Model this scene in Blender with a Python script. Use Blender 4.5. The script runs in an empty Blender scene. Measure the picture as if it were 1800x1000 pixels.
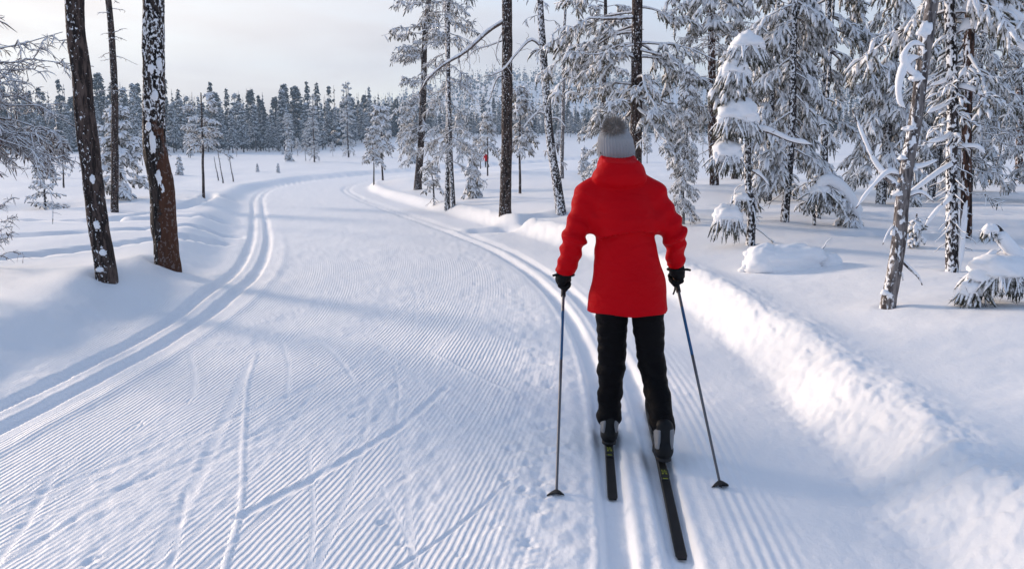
import bpy, bmesh, math
import numpy as np
from mathutils import Vector

scene = bpy.context.scene
rad = math.radians

# ---------------------------------------------------------------- camera
cam_data = bpy.data.cameras.new("camera")
cam_data.sensor_width = 36.0
cam_data.lens = 28.0
cam_data.clip_start = 0.05
cam_data.clip_end = 6000.0
cam = bpy.data.objects.new("camera", cam_data)
scene.collection.objects.link(cam)
cam.location = (0.0, 0.0, 1.5)
cam.rotation_euler = (rad(90.0 - 9.65), 0.0, 0.0)
scene.camera = cam

# ---------------------------------------------------------------- light
SUN_EL, SUN_AZ = rad(15.0), rad(-56.0)          # azimuth from +Y, clockwise
SUN_DIR = Vector((math.sin(SUN_AZ) * math.cos(SUN_EL), math.cos(SUN_AZ) * math.cos(SUN_EL), math.sin(SUN_EL)))

world = bpy.data.worlds.new("World")
scene.world = world
world.use_nodes = True
wn, wl = world.node_tree.nodes, world.node_tree.links
wn.clear()
w_out = wn.new("ShaderNodeOutputWorld")
w_bg = wn.new("ShaderNodeBackground")
sky = wn.new("ShaderNodeTexSky")
sky.sky_type = 'NISHITA'
sky.sun_disc = False
sky.sun_elevation = SUN_EL
sky.sun_rotation = SUN_AZ % (2 * math.pi)
sky.air_density = 1.0
sky.dust_density = 0.6
sky.ozone_density = 1.6
w_bg.inputs['Strength'].default_value = 0.15
# thin winter cloud: a noise veil, thickest low over the horizon, lit warmly round the sun
geo = wn.new("ShaderNodeNewGeometry")
neg = wn.new("ShaderNodeVectorMath"); neg.operation = 'SCALE'; neg.inputs['Scale'].default_value = -1.0
wl.new(geo.outputs['Incoming'], neg.inputs[0])
sep = wn.new("ShaderNodeSeparateXYZ"); wl.new(neg.outputs[0], sep.inputs[0])
flat = wn.new("ShaderNodeMapping"); flat.inputs['Scale'].default_value = (1.0, 1.0, 4.2)
wl.new(neg.outputs[0], flat.inputs['Vector'])
nz = wn.new("ShaderNodeTexNoise"); nz.inputs['Scale'].default_value = 2.9; nz.inputs['Detail'].default_value = 5.0
nz.inputs['Roughness'].default_value = 0.5; nz.inputs['Distortion'].default_value = 0.3
wl.new(flat.outputs[0], nz.inputs['Vector'])
low = wn.new("ShaderNodeMapRange"); low.interpolation_type = 'SMOOTHSTEP'
low.inputs['From Min'].default_value = 0.12; low.inputs['From Max'].default_value = 0.60
low.inputs['To Min'].default_value = 1.0; low.inputs['To Max'].default_value = 0.40
wl.new(sep.outputs['Z'], low.inputs['Value'])
cov = wn.new("ShaderNodeMapRange"); cov.interpolation_type = 'SMOOTHSTEP'
cov.inputs['From Min'].default_value = 0.25; cov.inputs['From Max'].default_value = 0.62
cov.inputs['To Min'].default_value = 0.55; cov.inputs['To Max'].default_value = 0.97
wl.new(nz.outputs['Fac'], cov.inputs['Value'])
covm = wn.new("ShaderNodeMath"); covm.operation = 'MULTIPLY'
wl.new(cov.outputs[0], covm.inputs[0]); wl.new(low.outputs[0], covm.inputs[1])
dot = wn.new("ShaderNodeVectorMath"); dot.operation = 'DOT_PRODUCT'
dot.inputs[1].default_value = SUN_DIR
wl.new(neg.outputs[0], dot.inputs[0])
glow = wn.new("ShaderNodeMapRange"); glow.interpolation_type = 'SMOOTHSTEP'
glow.inputs['From Min'].default_value = 0.40; glow.inputs['From Max'].default_value = 1.0
wl.new(dot.outputs['Value'], glow.inputs['Value'])
tint = wn.new("ShaderNodeMix"); tint.data_type = 'RGBA'
CL = 1.0 / 0.15
tint.inputs[6].default_value = (0.45 * CL, 0.55 * CL, 0.76 * CL, 1)
tint.inputs[7].default_value = (1.06 * CL, 0.93 * CL, 0.82 * CL, 1)
wl.new(glow.outputs[0], tint.inputs[0])
hi = wn.new("ShaderNodeMapRange"); hi.interpolation_type = 'SMOOTHSTEP'
hi.inputs['From Min'].default_value = 0.05; hi.inputs['From Max'].default_value = 0.50
wl.new(sep.outputs['Z'], hi.inputs['Value'])
cl2 = wn.new("ShaderNodeMix"); cl2.data_type = 'RGBA'      # low cloud is creamy grey, the thin high veil bluer
cl2.inputs[6].default_value = (0.69 * CL, 0.68 * CL, 0.72 * CL, 1); cl2.inputs[7].default_value = (0.42 * CL, 0.54 * CL, 0.79 * CL, 1)
wl.new(hi.outputs[0], cl2.inputs[0])
hz0 = wn.new("ShaderNodeMapRange"); hz0.interpolation_type = 'SMOOTHSTEP'
hz0.inputs['From Min'].default_value = 0.0; hz0.inputs['From Max'].default_value = 0.15
wl.new(sep.outputs['Z'], hz0.inputs['Value'])
cl3 = wn.new("ShaderNodeMix"); cl3.data_type = 'RGBA'      # brighter cream where the cloud thins towards the horizon
cl3.inputs[6].default_value = (0.88 * CL, 0.83 * CL, 0.78 * CL, 1)
wl.new(hz0.outputs[0], cl3.inputs[0]); wl.new(cl2.outputs[2], cl3.inputs[7]); wl.new(cl3.outputs[2], tint.inputs[6])
shade = wn.new("ShaderNodeMapRange")
shade.inputs['From Min'].default_value = 0.3; shade.inputs['From Max'].default_value = 0.75
shade.inputs['To Min'].default_value = 1.22; shade.inputs['To Max'].default_value = 0.80
wl.new(nz.outputs['Fac'], shade.inputs['Value'])
tsh = wn.new("ShaderNodeVectorMath"); tsh.operation = 'SCALE'
wl.new(tint.outputs[2], tsh.inputs[0]); wl.new(shade.outputs[0], tsh.inputs['Scale'])
mixw = wn.new("ShaderNodeMix"); mixw.data_type = 'RGBA'
wl.new(covm.outputs[0], mixw.inputs[0]); wl.new(sky.outputs[0], mixw.inputs[6]); wl.new(tsh.outputs[0], mixw.inputs[7])
wl.new(mixw.outputs[2], w_bg.inputs['Color'])
wl.new(w_bg.outputs[0], w_out.inputs['Surface'])

sun_data = bpy.data.lights.new("sun", 'SUN')
sun_data.energy = 3.9
sun_data.angle = rad(9.0)
sun_data.color = (1.0, 0.79, 0.60)
sun = bpy.data.objects.new("sun", sun_data)
scene.collection.objects.link(sun)
sun.rotation_euler = (-SUN_DIR).to_track_quat('-Z', 'Y').to_euler()
sun.location = (-30, 20, 20)

scene.view_settings.view_transform = 'Standard'
scene.view_settings.look = 'None'
scene.view_settings.gamma = 1.0
scene.view_settings.exposure = 0.38
scene.view_settings.use_curve_mapping = False
scene.render.engine = 'CYCLES'
scene.cycles.use_denoising = True
scene.cycles.max_bounces = 6
scene.cycles.diffuse_bounces = 3
scene.cycles.glossy_bounces = 2
scene.cycles.transparent_max_bounces = 8
scene.cycles.volume_bounces = 0

# ---------------------------------------------------------------- helpers
def sstep(a, b, x):
    t = np.clip((x - a) / (b - a), 0.0, 1.0)
    return t * t * (3.0 - 2.0 * t)

def _hash(ix, iy, iz, seed):
    h = (ix.astype(np.int64) * 374761393 + iy.astype(np.int64) * 668265263 + iz.astype(np.int64) * 2147483647 + seed * 1274126177) & 0xFFFFFFFF
    h = ((h ^ (h >> 13)) * 1274126177) & 0xFFFFFFFF
    h = (h ^ (h >> 16)) & 0xFFFFFF
    return h.astype(np.float64) / 0xFFFFFF * 2.0 - 1.0

def noise2(x, y, seed=0):
    x = np.asarray(x, float); y = np.asarray(y, float)
    ix = np.floor(x); iy = np.floor(y)
    fx = x - ix; fy = y - iy
    fx = fx * fx * fx * (fx * (fx * 6 - 15) + 10); fy = fy * fy * fy * (fy * (fy * 6 - 15) + 10)
    z = np.zeros_like(ix)
    a = _hash(ix, iy, z, seed); b = _hash(ix + 1, iy, z, seed)
    c = _hash(ix, iy + 1, z, seed); d = _hash(ix + 1, iy + 1, z, seed)
    return (a * (1 - fx) + b * fx) * (1 - fy) + (c * (1 - fx) + d * fx) * fy

def noise3(x, y, z, seed=0):
    ix = np.floor(x); iy = np.floor(y); iz = np.floor(z)
    fx = x - ix; fy = y - iy; fz = z - iz
    fx = fx * fx * (3 - 2 * fx); fy = fy * fy * (3 - 2 * fy); fz = fz * fz * (3 - 2 * fz)
    out = 0
    for dz in (0, 1):
        a = _hash(ix, iy, iz + dz, seed); b = _hash(ix + 1, iy, iz + dz, seed)
        c = _hash(ix, iy + 1, iz + dz, seed); d = _hash(ix + 1, iy + 1, iz + dz, seed)
        s = (a * (1 - fx) + b * fx) * (1 - fy) + (c * (1 - fx) + d * fx) * fy
        out = out + s * (fz if dz else (1 - fz))
    return out

def fbm2(x, y, oct=3, seed=0):
    s = 0; a = 1.0; n = 0
    for i in range(oct):
        s = s + a * noise2(x * 2 ** i + 17.3 * i, y * 2 ** i - 9.1 * i, seed + i); n += a; a *= 0.5
    return s / n

def link(o, parent=None):
    scene.collection.objects.link(o)
    if parent is not None:
        o.parent = parent
    return o

def tag(o, label, category, group=None):
    o['label'] = label; o['category'] = category
    if group: o['group'] = group
    return o

def empty(name, loc=(0, 0, 0), rz=0.0):
    o = bpy.data.objects.new(name, None)
    o.empty_display_size = 0.2
    o.location = loc; o.rotation_euler = (0, 0, rz)
    return link(o)

class MB:
    """collects vertices and faces (numpy) and builds one mesh"""
    def __init__(self):
        self.v = []; self.q = []; self.t = []; self.n = 0
    def add(self, v, q=None, t=None):
        v = np.asarray(v, float).reshape(-1, 3)
        if q is not None and len(q): self.q.append(np.asarray(q, np.int64).reshape(-1, 4) + self.n)
        if t is not None and len(t): self.t.append(np.asarray(t, np.int64).reshape(-1, 3) + self.n)
        self.v.append(v); self.n += len(v)
        return self
    def mesh(self, name, mat=None, smooth=True):
        me = bpy.data.meshes.new(name)
        v = np.concatenate(self.v) if self.v else np.zeros((0, 3))
        q = np.concatenate(self.q) if self.q else np.zeros((0, 4), np.int64)
        t = np.concatenate(self.t) if self.t else np.zeros((0, 3), np.int64)
        me.vertices.add(len(v)); me.vertices.foreach_set('co', v.astype(np.float32).ravel())
        loops = np.concatenate([q.ravel(), t.ravel()])
        me.loops.add(len(loops)); me.loops.foreach_set('vertex_index', loops.astype(np.int32))
        tot = np.concatenate([np.full(len(q), 4), np.full(len(t), 3)])
        st = np.concatenate([[0], np.cumsum(tot)[:-1]]) if len(tot) else np.zeros(0)
        me.polygons.add(len(tot))
        me.polygons.foreach_set('loop_start', st.astype(np.int32))
        me.polygons.foreach_set('loop_total', tot.astype(np.int32))
        me.polygons.foreach_set('use_smooth', np.full(len(tot), smooth))
        me.update(calc_edges=True)
        if mat is not None: me.materials.append(mat)
        return me
    def build(self, name, mat=None, parent=None, smooth=True):
        return link(bpy.data.objects.new(name, self.mesh(name, mat, smooth)), parent)

def unit(a):
    return a / np.maximum(np.linalg.norm(a, axis=-1, keepdims=True), 1e-9)

def tubes(mb, paths, radii, s=6, lift=0.0, cap=True, lump=0.0, rng=None):
    """many tubes at once: paths (n,k,3), radii (n,k)"""
    P = np.asarray(paths, float); R = np.asarray(radii, float)
    if P.ndim == 2: P = P[None]; R = R[None]
    n, k, _ = P.shape
    if n == 0: return
    T = unit(np.gradient(P, axis=1))
    avg = unit(P[:, -1] - P[:, 0])
    ref = np.where(np.abs(avg[:, 2:3]) > 0.85, np.array([[0.0, 1.0, 0.0]]), np.array([[0.0, 0.0, 1.0]]))[:, None, :]
    S = unit(np.cross(T, np.broadcast_to(ref, T.shape))); U = np.cross(S, T)
    a = np.arange(s) * 2 * math.pi / s
    Rr = R[:, :, None]
    if lump and rng is not None:
        Rr = Rr * (1 + lump * rng.uniform(-1, 1, (n, k, s)))
    else:
        Rr = np.broadcast_to(Rr, (n, k, s))
    V = P[:, :, None, :] + Rr[..., None] * (np.cos(a)[None, None, :, None] * S[:, :, None, :] + np.sin(a)[None, None, :, None] * U[:, :, None, :])
    if lift:
        V[..., 2] += (lift * R)[:, :, None]
    base = np.arange(n)[:, None, None] * (k * s); i = np.arange(k - 1)[None, :, None] * s; j = np.arange(s)[None, None, :]
    j2 = (j + 1) % s
    Q = np.stack([base + i + j, base + i + j2, base + i + s + j2, base + i + s + j], -1).reshape(-1, 4)
    Tr = None
    if cap:
        b = np.arange(n)[:, None]; e = (b * k + k - 1) * s
        jj = np.arange(1, s - 1)[None, :]
        Tr = np.stack([np.broadcast_to(e, (n, s - 2)), e + jj, e + jj + 1], -1).reshape(-1, 3)
    mb.add(V, Q, Tr)

def interp_path(pts, n):
    """Catmull-Rom through pts, n samples"""
    p = np.asarray(pts, float); m = len(p)
    pp = np.vstack([2 * p[0] - p[1], p, 2 * p[-1] - p[-2]])
    u = np.linspace(0, m - 1 - 1e-6, n); i = np.floor(u).astype(int); t = (u - i)[:, None]
    a, b, c, d = pp[i], pp[i + 1], pp[i + 2], pp[i + 3]
    return 0.5 * (2 * b + (c - a) * t + (2 * a - 5 * b + 4 * c - d) * t ** 2 + (3 * b - a - 3 * c + d) * t ** 3)

# ---------------------------------------------------------------- materials
def material(name):
    m = bpy.data.materials.new(name); m.use_nodes = True
    nt = m.node_tree; b = nt.nodes.get('Principled BSDF')
    return m, nt, b

def tex(nt, scale, detail=3, rough=0.55, vec=None, kind='OBJ', stretch=None, distortion=0.0):
    tc = nt.nodes.new('ShaderNodeTexCoord')
    src = tc.outputs['Object'] if kind == 'OBJ' else tc.outputs['Generated']
    if kind == 'WORLD':
        g = nt.nodes.new('ShaderNodeNewGeometry'); src = g.outputs['Position']
    if stretch:
        mp = nt.nodes.new('ShaderNodeMapping'); mp.inputs['Scale'].default_value = stretch
        nt.links.new(src, mp.inputs['Vector']); src = mp.outputs[0]
    n = nt.nodes.new('ShaderNodeTexNoise')
    n.inputs['Scale'].default_value = scale; n.inputs['Detail'].default_value = detail
    n.inputs['Roughness'].default_value = rough; n.inputs['Distortion'].default_value = distortion
    nt.links.new(src, n.inputs['Vector'])
    return n.outputs['Fac']

def ramp(nt, fac, stops):
    r = nt.nodes.new('ShaderNodeValToRGB')
    el = r.color_ramp.elements
    while len(el) < len(stops): el.new(0.5)
    for e, (p, c) in zip(el, stops):
        e.position = p; e.color = (c[0], c[1], c[2], 1) if not isinstance(c, (int, float)) else (c, c, c, 1)
    nt.links.new(fac, r.inputs[0])
    return r.outputs[0]

def mrange(nt, v, a, b, c=0.0, d=1.0, smooth=True):
    m = nt.nodes.new('ShaderNodeMapRange')
    if smooth: m.interpolation_type = 'SMOOTHSTEP'
    for k, x in zip(('From Min', 'From Max', 'To Min', 'To Max'), (a, b, c, d)): m.inputs[k].default_value = x
    nt.links.new(v, m.inputs['Value'])
    return m.outputs[0]

def mix(nt, fac, a, b):
    m = nt.nodes.new('ShaderNodeMix'); m.data_type = 'RGBA'
    if isinstance(fac, (int, float)): m.inputs[0].default_value = fac
    else: nt.links.new(fac, m.inputs[0])
    for i, x in ((6, a), (7, b)):
        if isinstance(x, tuple): m.inputs[i].default_value = (*x, 1)
        else: nt.links.new(x, m.inputs[i])
    return m.outputs[2]

def math2(nt, op, a, b):
    m = nt.nodes.new('ShaderNodeMath'); m.operation = op
    for i, x in ((0, a), (1, b)):
        if isinstance(x, (int, float)): m.inputs[i].default_value = x
        else: nt.links.new(x, m.inputs[i])
    return m.outputs[0]

def bump(nt, b, h, strength, dist, normal=None):
    n = nt.nodes.new('ShaderNodeBump'); n.inputs['Strength'].default_value = strength; n.inputs['Distance'].default_value = dist
    nt.links.new(h, n.inputs['Height'])
    if normal is not None: nt.links.new(normal, n.inputs['Normal'])
    if b is not None: nt.links.new(n.outputs[0], b.inputs['Normal'])
    return n.outputs[0]

SNOW = (0.89, 0.90, 0.93)

def snow_material(name, grain=1.0):
    m, nt, b = material(name)
    v = tex(nt, 1.3, 3, kind='WORLD')
    nt.links.new(mix(nt, v, (0.87, 0.885, 0.92), (0.91, 0.915, 0.935)), b.inputs['Base Color'])
    b.inputs['Roughness'].default_value = 0.55
    b.inputs['Specular IOR Level'].default_value = 0.25
    n1 = bump(nt, None, tex(nt, 34, 3, 0.6, kind='WORLD'), 0.30 * grain, 0.010)
    bump(nt, b, tex(nt, 190, 2, 0.6, kind='WORLD'), 0.30 * grain, 0.0035, n1)
    return m

def frost_material(name, dark, dark2, lo, hi, noise_scale=30.0, amp=0.9, shape=0.0):
    """twig or needle colour below, snow lying on the upward faces"""
    m, nt, b = material(name)
    g = nt.nodes.new('ShaderNodeNewGeometry')
    s = nt.nodes.new('ShaderNodeSeparateXYZ'); nt.links.new(g.outputs['Normal'], s.inputs[0])
    nzf = tex(nt, noise_scale, 2, 0.6, kind='WORLD')
    k = math2(nt, 'ADD', s.outputs['Z'], math2(nt, 'MULTIPLY', math2(nt, 'SUBTRACT', nzf, 0.5), amp * 2))
    f = mrange(nt, k, lo, hi)
    dk = mix(nt, tex(nt, 7.0, 2, kind='WORLD'), dark, dark2)
    nt.links.new(mix(nt, f, dk, SNOW), b.inputs['Base Color'])
    b.inputs['Roughness'].default_value = 0.7
    b.inputs['Specular IOR Level'].default_value = 0.15
    return m

def bark_material(name, c1, c2, c3, snow_lo=0.56, snow_hi=0.62, side=0.12, speck=22.0, stretch=(1, 1, 0.35), up=0.25):
    m, nt, b = material(name)
    crack = tex(nt, 26, 4, 0.65, stretch=(1, 1, 0.22), distortion=0.6)
    tone = tex(nt, 2.5, 3, stretch=(1, 1, 0.5))
    col = mix(nt, mrange(nt, crack, 0.40, 0.62), c1, mix(nt, tone, c2, c3))
    g = nt.nodes.new('ShaderNodeNewGeometry')
    d = nt.nodes.new('ShaderNodeVectorMath'); d.operation = 'DOT_PRODUCT'; d.inputs[1].default_value = (-0.75, -0.35, up * 2)
    nt.links.new(g.outputs['Normal'], d.inputs[0])
    sp = tex(nt, speck, 3, 0.6, stretch=stretch, distortion=0.4)
    big = tex(nt, 2.0, 2, stretch=(1, 1, 0.4))
    k = math2(nt, 'ADD', sp, math2(nt, 'MULTIPLY', d.outputs['Value'], side))
    k = math2(nt, 'ADD', k, math2(nt, 'MULTIPLY', math2(nt, 'SUBTRACT', big, 0.5), 0.22))
    f = mrange(nt, k, snow_lo, snow_hi)
    nt.links.new(mix(nt, f, col, SNOW), b.inputs['Base Color'])
    b.inputs['Roughness'].default_value = 0.85
    b.inputs['Specular IOR Level'].default_value = 0.15
    h = math2(nt, 'ADD', crack, math2(nt, 'MULTIPLY', f, 0.8))
    bump(nt, b, h, 0.9, 0.012)
    return m

def plain(name, col, rough=0.6, spec=0.3, var=0.0, scale=8.0, bmp=0.0, bscale=60.0, metallic=0.0):
    m, nt, b = material(name)
    if var:
        v = tex(nt, scale, 3)
        nt.links.new(mix(nt, v, tuple(c * (1 - var) for c in col), tuple(min(1, c * (1 + var)) for c in col)), b.inputs['Base Color'])
    else:
        b.inputs['Base Color'].default_value = (*col, 1)
    b.inputs['Roughness'].default_value = rough; b.inputs['Specular IOR Level'].default_value = spec
    b.inputs['Metallic'].default_value = metallic
    if bmp: bump(nt, b, tex(nt, bscale, 3), bmp, 0.004)
    return m

def ground_snow():
    m, nt, b = material("groomed_and_drifted_snow")
    v = tex(nt, 1.3, 3, kind='WORLD')
    nt.links.new(mix(nt, v, (0.87, 0.885, 0.92), (0.91, 0.915, 0.935)), b.inputs['Base Color'])
    b.inputs['Roughness'].default_value = 0.5
    b.inputs['Specular IOR Level'].default_value = 0.25
    hs = None
    wob = math2(nt, 'MULTIPLY', math2(nt, 'SUBTRACT', tex(nt, 9, 2, kind='WORLD'), 0.5), 0.35)
    for k in ('1', '2'):
        ph = nt.nodes.new('ShaderNodeAttribute'); ph.attribute_name = 'cord_phase' + k
        am = nt.nodes.new('ShaderNodeAttribute'); am.attribute_name = 'cord_amp' + k
        tri = math2(nt, 'PINGPONG', math2(nt, 'ADD', ph.outputs['Fac'], wob), 0.5)
        h = math2(nt, 'MULTIPLY', mrange(nt, tri, 0.06, 0.44), am.outputs['Fac'])
        hs = h if hs is None else math2(nt, 'ADD', hs, h)
    n0 = bump(nt, None, hs, 1.0, 1.0)
    n1 = bump(nt, None, tex(nt, 34, 3, 0.6, kind='WORLD'), 0.30, 0.010, n0)
    bump(nt, b, tex(nt, 170, 3, 0.65, kind='WORLD'), 0.42, 0.004, n1)
    return m
M_SNOW = ground_snow()
M_SNOWCAP = snow_material("snow_cap", 0.6)
# ---------------------------------------------------------------- terrain
CY = np.array([-30, 0, 2.67, 4.5, 7.2, 9.7, 11.5, 17, 22.5, 28, 35, 41, 50, 62, 81, 100, 130, 200, 400])
CX = np.array([-5.5, -1.62, -1.24, -1.12, -1.07, -1.42, -1.85, -3.55, -5.3, -7.1, -9.1, -10.3, -10.7, -8.6, -2.9, 5, 18, 50, 140])
_yy = np.arange(-30, 400, 0.25)
_xx = np.interp(_yy, CY, CX)
_k = np.exp(-0.5 * (np.arange(-12, 13) / 5.0) ** 2); _k /= _k.sum()
for _ in range(2):
    _xx = np.convolve(np.pad(_xx, 12, mode='edge'), _k, 'valid')
_sl = np.gradient(_xx, _yy)

def trail_u(x, y):
    c = np.interp(y, _yy, _xx); s = np.interp(y, _yy, _sl)
    return (x - c) / np.sqrt(1 + s * s)

def groove(x, y, pts, w, d, lip=0.25, floor=0.35):
    """a long dent (or ridge when d < 0) along a polyline"""
    pts = interp_path(pts, max(8, 6 * len(pts)))
    mn, mx = pts.min(0) - 3 * w, pts.max(0) + 3 * w
    sel = (x > mn[0]) & (x < mx[0]) & (y > mn[1]) & (y < mx[1])
    out = np.zeros_like(x)
    if not sel.any(): return out
    X, Y = x[sel], y[sel]
    best = np.full(X.shape, 1e9)
    for a, b in zip(pts[:-1], pts[1:]):
        e = b - a; L2 = max(e @ e, 1e-9)
        t = np.clip(((X - a[0]) * e[0] + (Y - a[1]) * e[1]) / L2, 0, 1)
        best = np.minimum(best, (X - a[0] - t * e[0]) ** 2 + (Y - a[1] - t * e[1]) ** 2)
    r = np.sqrt(best) / w
    out[sel] = -d * (1 - sstep(floor, 1.0, r)) + lip * d * np.exp(-((r - 1.25) / 0.3) ** 2)
    return out

_rng = np.random.default_rng(5)
# skating strokes and single scratches on the groomed middle
STROKES = []
for i in range(150):
    y0 = 2.3 + 26 * _rng.random() ** 1.6
    u0 = _rng.uniform(-1.2, 1.15)
    sgn = _rng.choice([-1, 1]); L = _rng.uniform(0.8, 2.8); an = sgn * rad(_rng.uniform(5, 26))
    STROKES.append((u0, y0, L, an, _rng.uniform(0.004, 0.015), _rng.uniform(0.001, 0.0042)))
LINES = [  # measured marks: (world polyline, half width, depth)
    ([(-1.90, 5.75), (-1.72, 5.0), (-1.40, 3.95), (-1.16, 3.2), (-1.03, 2.6)], 0.016, -0.007),
    ([(-1.86, 5.45), (-1.60, 4.2), (-1.42, 3.3), (-1.32, 2.75)], 0.035, 0.006),
    ([(-1.12, 3.08), (-0.86, 3.6), (-0.60, 4.2), (-0.42, 4.9)], 0.032, 0.013),
    ([(-0.44, 2.65), (-0.2, 3.05), (0.02, 3.5)], 0.012, 0.008),
    ([(-0.58, 5.75), (-0.25, 5.2), (0.02, 4.75)], 0.016, -0.009),
    ([(-2.0, 3.0), (-1.3, 4.2), (-0.75, 5.6), (-0.3, 7.2)], 0.018, 0.006),
    ([(-1.9, 2.4), (-1.75, 3.4), (-1.5, 4.7)], 0.02, 0.006),
    ([(-1.0, 7.3), (-0.2, 8.6), (0.3, 9.6)], 0.018, 0.008),
    ([(-2.5, 6.1), (-2.0, 7.4), (-1.1, 9.0)], 0.018, 0.008),
    ([(-1.0, 8.2), (-0.55, 9.6), (-0.4, 11.0)], 0.025, 0.008),
]
SIDE = [  # old ski and snowmobile tracks in the soft snow beside the trail
    ([(-14, 9.5), (-9.5, 10.6), (-6.4, 12.3), (-4.9, 14.0)], 0.24, 0.17),
    ([(-10.5, 7.0), (-7.0, 8.8), (-5.2, 11.0), (-4.6, 12.6)], 0.18, 0.13),
    ([(-16, 13.5), (-10, 14.2), (-7.6, 14.6), (-6.6, 15.2), (-6.0, 16.4)], 0.28, 0.20),
    ([(-7.6, 14.6), (-7.9, 18), (-8.9, 23), (-10.2, 27)], 0.26, 0.17),
    ([(-24, 19), (-15, 20), (-10, 23), (-9.3, 26.5)], 0.30, 0.16),
    ([(-0.5, 15.2), (1.6, 16.2), (5, 17.2), (10, 17.6), (18, 18.5)], 0.45, 0.20),
    ([(-1.2, 27), (3, 28), (9, 27.5), (20, 28.5)], 0.35, 0.12),
    ([(3.5, 34), (-1.0, 40), (-3.5, 55), (-3, 80)], 0.5, 0.13),
    ([(4.5, 10.8), (8, 11.6), (13, 11.9), (20, 12.4)], 0.16, 0.05),
    ([(5, 12.6), (9, 13.4), (14, 15.6), (22, 17.0)], 0.22, 0.07),
]
WELLS = [(-3.98, 7.66, .10), (-4.01, 9.15, .13), (2.89, 6.0, .06), (4.13, 7.36, .06), (-0.13, 15.96, .12), (0.99, 16.34, .10), (3.05, 10.06, .06), (4.09, 11.92, .06), (5.96, 10.42, .07), (-1.69, 20.96, .08), (-3.64, 30.7, .14), (-9.38, 18.86, .09)]
PITS = []
for i in range(70):
    y0 = 2.5 + 10 * _rng.random() ** 1.5
    PITS.append((_rng.normal(1.28, 0.10) if i < 48 else _rng.uniform(-1.3, 1.3), y0, _rng.uniform(0.012, 0.034), _rng.uniform(0.006, 0.016)))

def base_level(x, y):
    r = np.hypot(x, y)
    near = np.interp(y, [-50, 12, 24, 40, 70, 95, 140, 220, 320], [0, 0, -0.22, -0.42, -0.42, -0.25, 0.2, 1.4, 2.6])
    near = near * np.where(near < 0, 1 - sstep(2, 9, x - np.interp(y, _yy, _xx) - 2.5), 1.0)
    az = np.arctan2(x, np.maximum(y, 1e-3))
    right = sstep(-0.30, -0.08, az)
    z = near + right * sstep(110, 260, r) * 4.2
    # wooded hill behind
    prof = np.interp(az, [-1.2, -0.45, -0.30, -0.20, -0.13, -0.02, 0.06, 0.2, 0.35, 0.6, 1.2], [4, 5, 12, 28, 45, 61, 61, 53, 46, 40, 24])
    prof = prof + 5 * fbm2(az * 9, az * 0 + 3.1, 3, 61)
    z = z + np.maximum(prof - 6, 0) * sstep(330, 760, r)
    return z

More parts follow.
